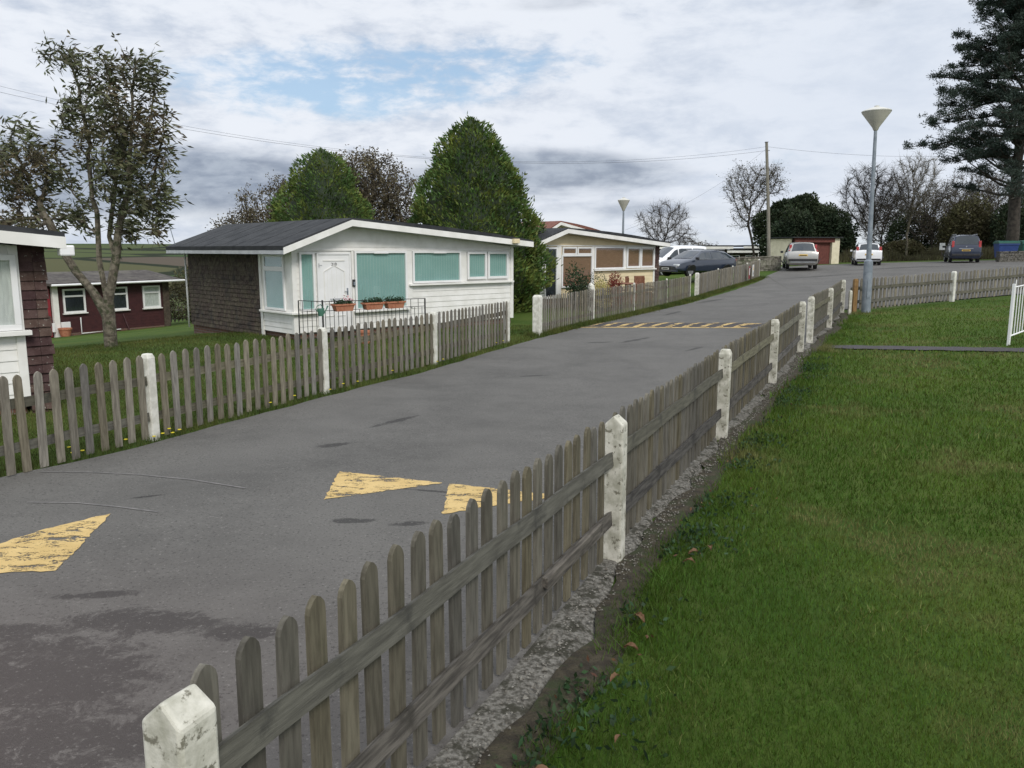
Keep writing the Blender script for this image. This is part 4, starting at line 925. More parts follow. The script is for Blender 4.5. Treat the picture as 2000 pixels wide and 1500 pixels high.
# ------------------------------------------------------------------ vehicles
def car(name,label,loc,az_deg,paintm,st,glass_side,ws,rw,wheels,wr,lights,lift=0.,group=None,cat='car',extras=()):
    """stations st: (x, zbottom, halfwidth low, zbelt, halfwidth belt, zroof, halfwidth roof, crown); x forward"""
    root=empty(name,(loc[0],loc[1],loc[2]+lift),R(90-az_deg),label=label,cat=cat)
    def row(s):
        x,z0,yb,zb,ys,zr,yr,c=s; zm=(z0+zb)/2
        return [(0,z0),(yb*.85,z0),(yb,z0+.10),(max(yb,ys)+.015,zm),(ys,zb),(yr+(ys-yr)*.12,zb+(zr-zb)*.86),(yr-.03,zr),(yr*.6,zr+c*.75),(0,zr+c)]
    rows=[row(s) for s in st]; n=len(rows[0])
    b=MB()
    for s,rw_ in zip(st,rows):
        b.v+=[(s[0],y,z) for y,z in rw_]+[(s[0],-y,z) for y,z in reversed(rw_[1:-1])]
    k=2*n-2
    for i in range(len(st)-1):
        for j in range(k): b.f.append((i*k+j,i*k+(j+1)%k,(i+1)*k+(j+1)%k,(i+1)*k+j)); b.m.append(0)
    b.f.append(tuple(range(k-1,-1,-1))); b.f.append(tuple((len(st)-1)*k+j for j in range(k))); b.m+=[0,0]
    obj('body',b,M[paintm],root,smooth='split')
    def at(x,j,f):
        for s0,s1,r0,r1 in zip(st,st[1:],rows,rows[1:]):
            if min(s0[0],s1[0])-1e-6<=x<=max(s0[0],s1[0])+1e-6:
                t=(x-s0[0])/(s1[0]-s0[0]+1e-9); 
                y0=r0[j][0]+(r0[j+1][0]-r0[j][0])*f; z0=r0[j][1]+(r0[j+1][1]-r0[j][1])*f; y1=r1[j][0]+(r1[j+1][0]-r1[j][0])*f; z1=r1[j][1]+(r1[j+1][1]-r1[j][1])*f
                return y0+(y1-y0)*t,z0+(z1-z0)*t
    for (xa,xa2,xb,xb2) in glass_side:   # bottom-rear, top-rear, bottom-front, top-front x
        for sgn in (1,-1):
            b=MB(); N_=5
            lo=[xa+(xb-xa)*i/N_ for i in range(N_+1)]; hi=[xa2+(xb2-xa2)*i/N_ for i in range(N_+1)]
            vs=[]
            for x in lo: y,z=at(x,4,.07); vs.append((x,sgn*(y+.012),z))
            for x in hi: y,z=at(x,4,.93); vs.append((x,sgn*(y+.012),z))
            f=[(i,i+1,N_+2+i,N_+1+i) for i in range(N_)]
            if sgn<0: f=[tuple(reversed(q)) for q in f]
            obj('side_window',b.add(vs,f),M['carglass'],root)
    def screen(i0,i1,nm,lo=.06,hi=.94,wl=.93):
        b=MB(); A=st[i0],rows[i0]; B=st[i1],rows[i1]; vs=[]; js=[-6,-7,8,7,6]
        ys=[-1,-.55,0,.55,1]
        for t in (lo,(lo+hi)/2,hi):
            for q in ys:
                def pt(S,Rw):
                    hwid=Rw[6][0]*wl if abs(q)==1 else Rw[6][0]*abs(q); 
                    z=Rw[6][1] if abs(q)==1 else (Rw[7][1] if q else Rw[8][1]); return (S[0],math.copysign(hwid,q) if q else 0,z)
                p0=Vector(pt(*A)); p1=Vector(pt(*B)); vs.append(p0.lerp(p1,t))
        d=(Vector((B[0][0],0,B[1][8][1]))-Vector((A[0][0],0,A[1][8][1]))).normalized(); nn=Vector((-d.z,0,d.x)); 
        if nn.z<0: nn=-nn
        vs=[tuple(v+nn*.014) for v in vs]
        b.add(vs,[(r_*5+c,r_*5+c+1,(r_+1)*5+c+1,(r_+1)*5+c) for r_ in range(2) for c in range(4)]); return obj(nm,b,M['carglass'],root)
    screen(*ws,'windscreen'); screen(*rw,'rear_window')
    for x in wheels:
        for sgn in (1,-1):
            y0,_=at(x,2,.3)
            w=empty('wheel',(x,sgn*(y0-.10),wr)); w.parent=root
            ty=MB().tube([(0,-.095,0),(0,-.08,0),(0,.09,0),(0,.105,0)],[wr*.9,wr,wr,wr*.9],22); obj('tyre',ty,M['tyre'],w,smooth='split')
            rm=MB().tube([(0,sgn*.10-.004,0),(0,sgn*.10+.012,0)],wr*.62,18)
            obj('rim',rm,M['rim'],w)
            obj('arch_shade_disc',MB().tube([(x,sgn*(y0+.004),wr+.03),(x,sgn*(y0+.022),wr+.02)],wr*1.07,22),M['black_plastic'],root)  # flat black disc paints the shaded opening around the wheel
    for nm,m,(x0,x1,y0,y1,z0,z1),mir in lights:
        for sgn in ((1,-1) if mir else (1,)):
            ya,yb=(y0,y1) if sgn>0 else (-y1,-y0)
            obj(nm,MB().box(x0,x1,ya,yb,z0,z1),M[m],root,bevel=.02 if min(x1-x0,y1-y0,z1-z0)>.05 else 0)
    return root
mpv=[(-2.27,.38,.76,.72,.80,.78,.74,.02),(-2.24,.30,.84,.92,.86,.98,.78,.03),(-2.19,.28,.88,1.03,.88,1.06,.78,.04),(-1.93,.25,.90,1.03,.90,1.57,.62,.05),(-1.2,.22,.915,1.01,.91,1.62,.66,.05),(-.2,.22,.915,.99,.91,1.62,.67,.05),(.45,.22,.91,.97,.91,1.52,.66,.05),(1.35,.22,.90,.93,.90,.99,.80,.05),(1.95,.25,.87,.80,.84,.86,.7,.04),(2.27,.32,.74,.62,.70,.66,.6,.02)]
def rear_lights(x,y0,y1,z0,z1): return ('tail_light','redlight',(x-.06,x+.16,y0,y1,z0,z1),True)
def common_rear(x,zplate,bz,w=.84,py='plate_yellow',bump='black_plastic'):
    return [('number_plate',py,(x-.035,x+.04,-.26,.26,zplate,zplate+.115),False),('plate_characters','black',(x-.038,x-.036,-.21,.21,zplate+.035,zplate+.08),False),('bumper',bump,(x-.10,x+.1,-w,w,bz,bz+.14),False),('mirror','black_plastic',(1.02,1.14,.93,1.10,.98,1.12),True)]
def gz(x,y): return h(x,y)+.01
car('silver_car','silver people carrier with tall red rear lamps in front of the brick shed',(18.35,52.9,gz(18.35,52.9)),14,'p_silver',mpv,[(-1.75,-1.62,-.75,-.75),(-.68,-.68,.2,.16),(.26,.22,1.0,.5)],(7,6),(2,3),(-1.4,1.38),.32,
    [rear_lights(-2.08,.70,.85,.98,1.18),('tail_light','redlight',(-2.06,-1.95,.66,.80,1.18,1.50),True)]+common_rear(-2.25,.80,.50,.84)+[('lower_trim','rim',(-2.36,-2.27,-.72,.72,.42,.47),False)],lift=.02)
hat=[(-1.77,.36,.70,.74,.76,.80,.70,.02),(-1.76,.28,.78,.86,.80,.90,.72,.03),(-1.72,.26,.81,.95,.81,.97,.70,.03),(-1.56,.24,.82,.96,.82,1.38,.58,.05),(-1.0,.22,.82,.95,.82,1.45,.62,.05),(0,.22,.82,.93,.82,1.46,.62,.05),(.4,.22,.82,.91,.82,1.38,.60,.05),(1.05,.22,.81,.89,.80,.95,.70,.05),(1.5,.25,.78,.78,.74,.84,.62,.04),(1.77,.32,.68,.6,.62,.64,.52,.02)]
car('white_car','small white hatchback parked nose in behind the street lamp',(24.35,57.0,gz(24.35,57.0)),18,'p_white',hat,[(-1.45,-1.38,-.55,-.55),(-.48,-.48,.75,.42)],(7,6),(2,3),(-1.15,1.2),.28,
    [rear_lights(-1.66,.62,.78,.88,1.22)]+[('number_plate','plate_yellow',(-1.80,-1.70,-.24,.24,.66,.76),False),('plate_characters','black',(-1.803,-1.801,-.19,.19,.69,.73),False),('bumper','black_plastic',(-1.84,-1.7,-.74,.74,.34,.44),False),('mirror','p_white',(.72,.84,.84,.98,.9,1.02),True)])
kan=[(-2.1,.36,.78,.76,.82,.82,.76,.02),(-2.08,.30,.85,.98,.86,1.02,.78,.03),(-2.04,.27,.88,1.08,.88,1.12,.79,.04),(-1.93,.25,.90,1.08,.90,1.72,.68,.06),(-1.2,.22,.91,1.06,.91,1.80,.72,.05),(.1,.22,.91,1.04,.91,1.80,.72,.05),(.5,.22,.91,1.03,.91,1.70,.70,.05),(1.25,.22,.90,1.0,.89,1.10,.78,.06),(1.75,.25,.87,.88,.84,.95,.7,.05),(2.1,.32,.74,.66,.70,.70,.6,.02)]
car('blue_car','dark blue tall estate van seen from behind near the bins',(31.0,57.2,gz(31.,57.2)),21.5,'p_blue',kan,[(-1.75,-1.7,-.85,-.85),(-.78,-.78,.15,.15),(.2,.2,1.0,.55)],(7,6),(2,3),(-1.35,1.35),.32,
    [rear_lights(-2.02,.72,.87,.98,1.42)]+common_rear(-2.07,.74,.44,.84)+[('chrome_strip','rim',(-2.12,-2.05,-.42,.42,.90,.94),False),('badge','rim',(-2.12,-2.08,-.035,.035,1.01,1.09),False),('roof_rail','rim',(-1.7,.3,.60,.64,1.84,1.88),True)])
est=[(-2.42,.40,.76,.66,.80,.72,.74,.02),(-2.40,.30,.86,.86,.86,.92,.74,.03),(-2.30,.27,.90,.98,.89,1.02,.72,.04),(-1.72,.24,.92,.97,.91,1.36,.60,.04),(-1.0,.22,.925,.95,.92,1.42,.62,.04),(0,.22,.925,.92,.92,1.43,.63,.04),(.35,.22,.92,.91,.92,1.38,.62,.04),(1.25,.22,.92,.87,.90,.94,.80,.04),(1.9,.24,.90,.78,.86,.85,.74,.04),(2.25,.28,.86,.68,.80,.72,.68,.03),(2.42,.32,.76,.55,.72,.58,.6,.02)]
car('estate_car','dark slate blue estate car with bright headlamp behind the far picket fence',(10.35,46.6,-1.46),234,'p_navy',est,[(-2.05,-1.7,-1.3,-1.3),(-1.22,-1.22,-.35,-.35),(-.28,-.28,.95,.45)],(7,6),(2,3),(-1.45,1.45),.33,
    [('headlight','headlight',(2.18,2.36,.50,.82,.58,.70),True),('grille','black_plastic',(2.36,2.45,-.36,.36,.34,.60),False),('number_plate','plate_white',(2.44,2.46,-.26,.26,.40,.51),False),('plate_characters','black',(2.461,2.463,-.2,.2,.43,.48),False),('mirror','black_plastic',(.98,1.12,.94,1.12,.93,1.06),True),('roof_rail','rim',(-1.7,.2,.56,.60,1.45,1.49),True),('tail_light','redlight',(-2.42,-2.2,.70,.87,.8,.95),True),('bumper','p_navy',(2.3,2.47,-.8,.8,.26,.36),False),('window_trim','rim',(-2.0,.9,.915,.93,.945,.965),True)],lift=0)
van=[(-2.1,.40,.78,.80,.82,.85,.76,.02),(-2.08,.30,.86,1.05,.86,1.08,.76,.03),(-2.02,.27,.88,1.14,.88,1.16,.76,.04),(-1.93,.25,.90,1.14,.90,1.86,.70,.05),(-1.2,.22,.91,1.12,.91,1.9,.72,.05),(0,.22,.91,1.08,.91,1.9,.72,.05),(.35,.22,.91,1.06,.91,1.82,.70,.05),(1.35,.22,.90,1.02,.88,1.12,.78,.05),(1.8,.25,.86,.86,.82,.92,.7,.04),(2.1,.32,.74,.66,.70,.70,.6,.02)]
car('white_van','white people carrier half hidden behind the slate blue estate car',(10.35,53.0,-1.66),248,'p_white',van,[(-1.8,-1.75,-.9,-.9),(-.8,-.8,.15,.15),(.22,.22,1.1,.5)],(7,6),(2,3),(-1.35,1.35),.32,
    [('headlight','headlight',(1.95,2.08,.48,.74,.66,.82),True),('number_plate','plate_white',(2.1,2.13,-.26,.26,.42,.53),False),('mirror','black_plastic',(.95,1.08,.92,1.1,1.05,1.2),True)])

# ------------------------------------------------------------------ plants
NR=np.random.default_rng
def tubes_np(P0,P1,R0,R1,sides):
    d=P1-P0; L=np.linalg.norm(d,axis=1,keepdims=True)+1e-9; d=d/L
    up=np.where(np.abs(d[:,2:3])>.9,np.array([[1.,0,0]]),np.array([[0,0,1.]])); a=np.cross(d,up); a/=np.linalg.norm(a,axis=1,keepdims=True)+1e-9; b=np.cross(d,a)
    ang=np.arange(sides)*2*math.pi/sides; Q=[]
    c,s=np.cos(ang),np.sin(ang)
    A=P0[:,None]+(a[:,None]*c[None,:,None]+b[:,None]*s[None,:,None])*R0[:,None,None]
    B=P1[:,None]+(a[:,None]*c[None,:,None]+b[:,None]*s[None,:,None])*R1[:,None,None]
    An=np.roll(A,-1,1); Bn=np.roll(B,-1,1)
    return np.stack([A,An,Bn,B],2).reshape(-1,4,3)
def colonize(attr,nodes,parent,D,kill,infl,maxit,r,grav=(0,0,.1)):
    attr=attr.copy(); nodes=[np.array(n,float) for n in nodes]; parent=list(parent)
    N=np.array(nodes); near=np.full(len(attr),-1); dist=np.full(len(attr),1e9)
    def upd(i0):
        d=np.linalg.norm(attr[:,None]-N[None,i0:],axis=2); j=d.argmin(1); m=d[np.arange(len(attr)),j]; b=m<dist; dist[b]=m[b]; near[b]=j[b]+i0
    upd(0)
    for it in range(maxit):
        if len(attr)==0: break
        act=dist<infl; 
        if not act.any(): break
        ids=np.unique(near[act]); new=[]
        for i in ids:
            v=attr[act&(near==i)]-N[i]; v=v/(np.linalg.norm(v,axis=1,keepdims=True)+1e-9); d=v.mean(0)+np.array(grav)+r.normal(0,.12,3); l=np.linalg.norm(d)
            if l<1e-6: continue
            p=N[i]+d/l*D; new.append(p); parent.append(i)
        i0=len(N); N=np.vstack([N,np.array(new)]); upd(i0)
        k=dist>kill; attr=attr[k]; near=near[k]; dist=dist[k]
        if len(N)>9000: break
    return N,np.array(parent)
import sys
def make_tree(name,loc,label,env,trunk,D,kill,infl,tipr,expo,maxr,bark,seed,twigs=0,twiglen=.4,twigr=.006,leaves=None,group=None,maxit=120,grav=(0,0,.1),cat='tree',sides=5,trunkparent=None,flare=1.):
    """env: list of (cx,cy,cz,rx,ry,rz,n) relative to loc; trunk: list of (x,y,z) with parent indices"""
    r=NR(seed); root=empty(name,loc,0,label=label,cat=cat,group=group)
    A=[]
    for cx,cy,cz,rx,ry,rz,n in env:
        q=r.normal(size=(n,3)); q/=np.linalg.norm(q,axis=1,keepdims=True); q*=r.uniform(0,1,(n,1))**.4; A.append(q*[rx,ry,rz]+[cx,cy,cz])
    A=np.vstack(A); A=A[A[:,2]>.3]
    tp=trunkparent or list(range(-1,len(trunk)-1))
    N,P=colonize(A,trunk,tp,D,kill,infl,maxit,r,grav)
    n=len(N); ch=np.zeros(n,int); 
    for p in P[1:]:
        if p>=0: ch[p]+=1
    rad=np.zeros(n)
    acc=np.zeros(n)
    for i in range(n-1,-1,-1):
        if ch[i]==0: acc[i]=tipr**expo
        rad[i]=min(acc[i]**(1/expo),maxr)
        if P[i]>=0: acc[P[i]]+=acc[i]
    idx=np.array([i for i in range(n) if P[i]>=0]); 
    rr1=rad[idx]; rr0=np.minimum(rad[P[idx]],rr1*1.6+.004)
    # trunk flare at the base
    z=N[:,2]; 
    Pa,Pb=N[P[idx]],N[idx]; f0=1+.5*flare*np.exp(-np.maximum(Pa[:,2],0)/.18)*(rr0>maxr*.5); f1=1+.5*flare*np.exp(-np.maximum(Pb[:,2],0)/.18)*(rr1>maxr*.5)
    big=rr1>maxr*.22
    V=[tubes_np(Pa[big],Pb[big]+(Pb[big]-Pa[big])*.06,(rr0*f0)[big],(rr1*f1)[big],12)]
    soup('trunk',np.vstack(V),4,M[bark],root)
    V=[tubes_np(Pa[~big],Pb[~big],rr0[~big],rr1[~big],sides)]
    tips=idx[rad[idx]<tipr*3.2]; tp_=[];td=[]
    if twigs and len(tips):
        base=np.repeat(tips,twigs); base=r.permutation(base)[:9000]; t=r.uniform(0,1,len(base))[:,None]; p0=N[P[base]]*(1-t)+N[base]*t; dd=N[base]-N[P[base]]; dd/=np.linalg.norm(dd,axis=1,keepdims=True)+1e-9
        dd=dd+r.normal(0,.62,dd.shape)+[0,0,.18]; dd/=np.linalg.norm(dd,axis=1,keepdims=True); l=(twiglen*r.uniform(.5,1.25,len(base)))[:,None]
        p1=p0+dd*l*.5; p2=p1+(dd+r.normal(0,.3,dd.shape))*l*.5; ones=np.ones(len(base))
        V.append(tubes_np(p0,p1,ones*twigr,ones*twigr*.75,3)); V.append(tubes_np(p1,p2,ones*twigr*.75,ones*twigr*.45,3)); tp_=[p1,p2,p1*.5+p2*.5]; td=[dd,dd,dd]
    soup('limbs',np.vstack(V),4,M[bark if leaves and leaves.get('samebark') else ('twig' if bark!='bark' else bark)],root)
    if leaves:
        src=np.vstack(tp_) if len(tp_) else N[tips]; dd=np.vstack(td) if len(td) else np.zeros_like(src)
        k=leaves['n']; s=r.integers(0,len(src),k); Pn=src[s]+r.normal(0,leaves.get('spread',.06),(k,3)); Dn=dd[s]*leaves.get('along',.4)+np.array(leaves.get('wind',(0,0,0)))
        V=leafverts(Pn,leaves['L'],leaves['W'],r,Dn,leaves.get('rand',.7),leaves.get('sag',.2)); soup('crown',V,4,M[leaves['m']],root)
    return root
# the multi-stemmed tree on the left lawn
tl=(-9.45,19.2); tz=h(*tl)
make_tree('garden_tree',(tl[0],tl[1],tz),'gnarled multi stemmed tree with long olive leaves on the left lawn',
  [(.45,0,4.6,.85,.9,1.5,330),(.75,.1,3.3,.80,.8,1.0,150),(1.35,0,4.9,.45,.5,.8,60),(1.2,0,6.0,.55,.5,.55,55),(.35,0,6.2,.5,.5,.6,60),(-.6,0,5.2,.35,.4,.7,35),(1.5,0,3.5,.35,.4,.5,28),(-1.6,-.1,4.1,1.0,.8,.95,150),(-.6,0,6.5,.55,.5,.35,30),(-2.2,-.5,2.75,1.2,.8,.45,80),(-1.0,.2,3.0,.8,.6,.4,50)],
  [(0,0,-.2),(0,0,.25),(.0,0,.7),(.02,0,1.1),(-.06,0,1.5),(-.12,0,2.0),(-.10,0,2.6),(-.08,0,3.1),(.16,0,1.6),(.26,.05,2.1),(.34,.05,2.6),(.5,0,3.1),(-.30,-.05,1.30),(-.62,-.1,1.75),(-.90,-.15,2.3),(-1.1,-.2,2.9),(.08,.15,2.55),(.15,.2,3.05)],
  .17,.25,2.2,.013,2.05,.30,'bark',3,twigs=4,twiglen=.34,twigr=.006,leaves=dict(n=10000,m='leaf_olive',L=.17,W=.048,spread=.06,along=.25,rand=.5,wind=(.8,0,-.1),sag=.12),
  trunkparent=[-1,0,1,2,3,4,5,6,3,8,9,10,2,12,13,14,9,16],grav=(0,0,.12))
# clipped golden conifers
def conifer(name,x,y,label,prof,n,seed,L=.17,lean=0.):
    r=NR(seed); z0=h(x,y); root=empty(name,(x,y,z0),0,label=label,cat='conifer',group='golden green conifers behind the white bungalow')
    obj('trunk',MB().tube([(0,0,-.2),(0,0,.6),(0,0,prof[-1][1]*.9)],[.22,.16,.03],8),M['bark_dark'],root)
    zs=np.array([p[1] for p in prof]); rs=np.array([p[0] for p in prof])
    # sample by area
    zt=np.linspace(zs[0],zs[-1],400); rt=np.interp(zt,zs,rs)+.05; cdf=np.cumsum(rt); cdf/=cdf[-1]
    z=np.interp(r.uniform(0,1,n),cdf,zt); th=r.uniform(0,2*math.pi,n); R0=np.interp(z,zs,rs)
    lump=np.zeros(n)
    for k in range(26):
        f=r.integers(2,9); g_=r.uniform(1.5,6); lump+=np.sin(th*f+r.uniform(0,6.28)+z*g_)*.022
    for k in range(90):
        tc_,zc=r.uniform(0,6.28),r.uniform(zs[0],zs[-1]); rc=np.interp(zc,zs,rs); dth=np.angle(np.exp(1j*(th-tc_)))*np.maximum(rc,.4); lump+=.15*np.exp(-(dth**2+(z-zc)**2)/.13)
    rad=R0*(1+lump*.9)*(1-np.abs(r.normal(0,.055,n)))+r.normal(0,.03,n)+np.where(r.uniform(0,1,n)>.88,np.abs(r.normal(0,.15,n)),0)
    P=np.stack([rad*np.cos(th),rad*np.sin(th),z+r.normal(0,.04,n)],1); D=np.stack([np.cos(th)*.8,np.sin(th)*.8,np.full(n,.75)],1)
    V=leafverts(P-D*.1,L,L*.36,r,D,.42,0.)
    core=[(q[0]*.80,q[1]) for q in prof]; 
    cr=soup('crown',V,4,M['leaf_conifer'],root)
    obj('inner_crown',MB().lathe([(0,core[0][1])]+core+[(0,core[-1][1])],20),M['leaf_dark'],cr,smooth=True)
    return root
cy=33.2
conifer('golden_conifer',-1.45,30.2,'taller golden green conifer between the two bungalows',[(2.15,.05),(2.42,.9),(2.45,2.0),(2.33,2.8),(2.12,3.5),(1.78,4.4),(1.28,5.35),(.78,6.15),(.36,6.6),(.02,6.85)],30000,5)
conifer('golden_conifer',-8.1,36.0,'shorter golden green conifer behind the dark roof of the white bungalow',[(2.1,.1),(2.5,1.2),(2.5,2.6),(2.1,4.0),(1.55,5.1),(1.05,6.1),(.6,6.7),(.05,7.05)],24000,6)
def _fat(): pass
# bronze trees behind
make_tree('bronze_tree',(-7.9,42.5,h(-7.9,42.5)),'bushy bronze leaved tree behind and between the two conifers',[(.4,0,5.6,2.7,2.2,2.2,520),(.4,0,4.0,2.6,2.2,1.6,200)],[(0,0,-.2),(0,0,.6),(.1,0,1.2),(0,0,1.8),(0,0,2.4)],.3,.42,3.,.014,2.3,.2,'bark_dark',11,twigs=4,twiglen=.5,twigr=.012,leaves=dict(n=24000,m='leaf_brown',L=.13,W=.075,spread=.13,rand=1.,sag=.1))
make_tree('bronze_tree',(-13.0,43.5,h(-13.0,43.5)),'sparser bronze leaved tree left of the shorter conifer',[(.8,0,5.2,2.2,1.6,1.7,320),(-.9,0,4.2,2.0,1.6,1.1,200),(1.3,0,6.4,1.0,.8,.8,60)],[(0,0,-.2),(0,0,.6),(.1,0,1.2),(0,0,1.8),(.2,0,2.4)],.3,.42,3.,.014,2.3,.18,'bark_dark',12,twigs=4,twiglen=.5,twigr=.012,leaves=dict(n=13000,m='leaf_brown',L=.12,W=.065,spread=.14,rand=1.,sag=.1))
# bare trees in the distance
def bare(x,y,label,env,trunk,seed,maxr=.28,D=.34,kill=.45,tipr=.015,tw=9,twl=.75,twr=.0095,leaves=None,par=None,grav=(0,0,.1),bark='bark_dark'):
    return make_tree('bare_tree',(x,y,h(x,y)),label,env,trunk,D,kill,4.5,tipr,2.35,maxr,bark,seed,twigs=tw,twiglen=twl,twigr=twr,leaves=leaves,group='leafless trees in the distance',grav=grav,trunkparent=par,sides=4)
bare(14.6,80,'small leafless tree over the right roof end of the cream bungalow',[(0,0,4.0,2.7,2.2,2.1,330),(1.2,0,2.8,2.2,1.6,1.1,120)],[(0,0,-.2),(.0,0,.6),(0,0,1.2),(-.1,0,1.8)],21)
bare(21.6,75,'leaning tree with sparse leaves left of the utility pole',[(-.6,0,6.6,2.2,1.6,1.9,330),(1.3,0,7.2,1.6,1.4,1.6,200),(-.4,0,4.2,1.6,1.2,1.6,130)],[(.3,0,-.2),(.25,0,.8),(.1,0,1.6),(-.1,0,2.4),(-.35,0,3.2)],22,tw=7,leaves=dict(n=3000,m='leaf_hedge',L=.14,W=.07,spread=.15,rand=1.))
bare(32.8,76,'wide crowned dark leafless tree behind the white hatchback',[(0,0,5.6,3.5,2.6,2.6,560),(-.4,0,7.2,2.4,2,1.2,160),(-1.4,0,4.0,2.6,1.8,1.,100)],[(0,0,-.2),(0,0,.8),(0,0,1.6),(-.1,0,2.4),(.1,0,3.1)],23,maxr=.32)
bare(36.6,77,'pale stemmed leafless tree right of the street lamp column',[(.1,0,6.6,2.3,2,3.0,560),(1.0,0,8.0,1.7,1.4,1.4,140)],[(0,0,-.2),(0,0,.7),(0,0,1.4),(-.1,0,2.1),(0,0,2.8)],24,maxr=.27,bark='bark',grav=(0,0,.3))
rr_=random.Random(5)
for i,(x,y,s,lb) in enumerate([(42.5,84,1.,'leafless twiggy tree behind the dark blue car'),(46.5,86,1.15,'leafless twiggy tree left of the pine trunk'),(51.,88,1.2,'leafless twiggy tree behind the large bins'),(40.,90,.95,'thin leafless tree over the small white notices'),(55.5,86,1.2,'leafless twiggy tree at the right edge under the pine')]):
    bare(x,y,lb,[(0,0,4.2*s,3.1*s,2.2,3.1*s,560)],[(0,0,-.2),(0,0,.5),(0,0,1.0)],30+i,D=.36,kill=.45,tw=9,twr=.012,leaves=dict(n=2400,m='leaf_hedge',L=.16,W=.09,spread=.25,rand=1.))
for i,(x,y,hh,lb) in enumerate([(19.9,92,2.6,'small reddish leafless shrub left of the far chalets'),(21.9,93,2.2,'second small reddish leafless shrub by the far chalets')]):
    make_tree('bare_shrub',(x,y,h(x,y)),lb,[(0,0,hh*.62,1.3,1.1,hh*.42,150)],[(0,0,-.1),(0,0,.4)],.25,.35,3.,.013,2.3,.07,'bark_dark',50+i,twigs=5,twiglen=.5,twigr=.012,leaves=dict(n=500,m='leaf_brown',L=.16,W=.09,spread=.1,rand=1.),cat='shrub',group='small bare shrubs in the distance')
# dense evergreens
def leafy(name,x,y,label,blobs,n,m,L,Wd,seed,cat='shrub',group=None,trunk=None,hollow=.62,ztop=0):
    r=NR(seed); z0=h(x,y); root=empty(name,(x,y,z0),0,label=label,cat=cat,group=group)
    vol=np.array([b[3]*b[4]*b[5] for b in blobs])**.7; vol/=vol.sum(); P=[];D=[]
    for bq,v in zip(blobs,vol):
        k=int(n*v); q=r.normal(size=(k,3)); q/=np.linalg.norm(q,axis=1,keepdims=True); l=1+.0*q[:,0]
        for _ in range(14):
            c=r.normal(size=3); c/=np.linalg.norm(c); l+=.20*np.exp(-((q-c)**2).sum(1)/.12)-.012
        rad=(hollow+(1-hollow)*r.uniform(0,1,k)**.6)*l; P.append(q*rad[:,None]*[bq[3],bq[4],bq[5]]+[bq[0],bq[1],bq[2]]); D.append(q+[0,0,.3])
    P=np.vstack(P); D=np.vstack(D); k=P[:,2]>.02; 
    V=leafverts(P[k],L,Wd,r,D[k],.9,0.); soup('crown' if cat=='tree' else 'foliage',V,4,M[m],root)
    b=MB()
    for i in range(5):
        c=blobs[i%len(blobs)]; b.tube([(c[0]*.3,c[1]*.3,-.1),(c[0]*.7,c[1]*.7,c[2]*.5),(c[0]+r.uniform(-.2,.2),c[1],c[2]*1.1)],[.06,.045,.015],5)
    obj('stems',b,M['bark_dark'],root)
    return root
leafy('evergreen_tree',23.8,69.,'tall dark evergreen above the brick shed',[(0,0,2.4,3.4,2,2.3),(-.5,0,3.7,2.2,1.6,1.6),(1.7,0,3.1,1.9,1.5,1.6),(-2.4,0,2.9,1.6,1.6,1.6),(.3,0,4.7,1.3,1,.9),(-1.5,0,4.3,.9,.8,.8)],22000,'leaf_dark',.26,.15,61,cat='tree',group='dark evergreens behind the shed')
leafy('evergreen_tree',27.0,71.,'low dark evergreen between the shed and the white hatchback',[(0,0,2.2,2.2,2,2.3),(1.0,0,1.6,1.3,1.6,1.8),(-1.6,0,3.0,1.8,1.5,2.1)],14000,'leaf_dark',.26,.15,62,cat='tree',group='dark evergreens behind the shed')
leafy('evergreen_tree',21.6,66.5,'narrow dark evergreen directly behind the utility pole',[(0,0,1.8,1.3,1.2,1.7),(1.2,0,2.4,1.5,1.2,2.0),(-.9,0,1.3,.9,1,1.3)],6000,'leaf_dark',.24,.14,63,cat='tree',group='dark evergreens behind the shed')
for i,(x,y,w,hh,lb,mm) in enumerate([(38.3,82,4.,1.5,'scrubby brown hedge right of the white hatchback','leaf_hedge'),(44.,80,5.,4.2,'dark undergrowth behind the small white notices','leaf_hedge'),(51.5,80,5.6,4.6,'dark undergrowth behind the large bins','leaf_dark'),(41.5,86,4.6,4.6,'dark shrub mass left of the dark blue car','leaf_dark'),(47.5,79,4.6,4.4,'brown shrub behind the dark blue car','leaf_hedge'),(45.5,74,5.,5.6,'dark dense shrub under the pine behind the bins','leaf_dark'),(41.5,76,4.,5.2,'tall brown shrub left of the pine trunk','leaf_hedge')]):
    leafy('hedge_shrub',x,y,lb,[(0,0,hh*.5,w*.5,1.6,hh*.6),(-w*.3,0,hh*.4,w*.32,1.4,hh*.5),(w*.32,0,hh*.45,w*.3,1.4,hh*.5)],9000,mm,.24,.13,70+i,group='hedge shrubs beyond the car park')
# rough grass bank beyond the car park
r=NR(80); n=26000; X=r.uniform(24,52,n); Y=r.uniform(66,74,n); Z=hn(X,Y); tg=r.normal(0,.25,(n,3)); tg[:,2]=1
P=np.stack([X,Y,Z],1); Hh=r.uniform(.25,.75,n)*(1+.6*np.sin(X*.7)+.3*np.sin(X*2.1)); w=np.stack([np.full(n,.03),r.uniform(-.03,.03,n),np.zeros(n)],1)
ident(soup('rough_grass',np.stack([P-w,P+w,P+tg*Hh[:,None]],1),3,M['leaf_hedge']),kind='stuff',label='rough brown grass growing beyond the car park',cat='grass')
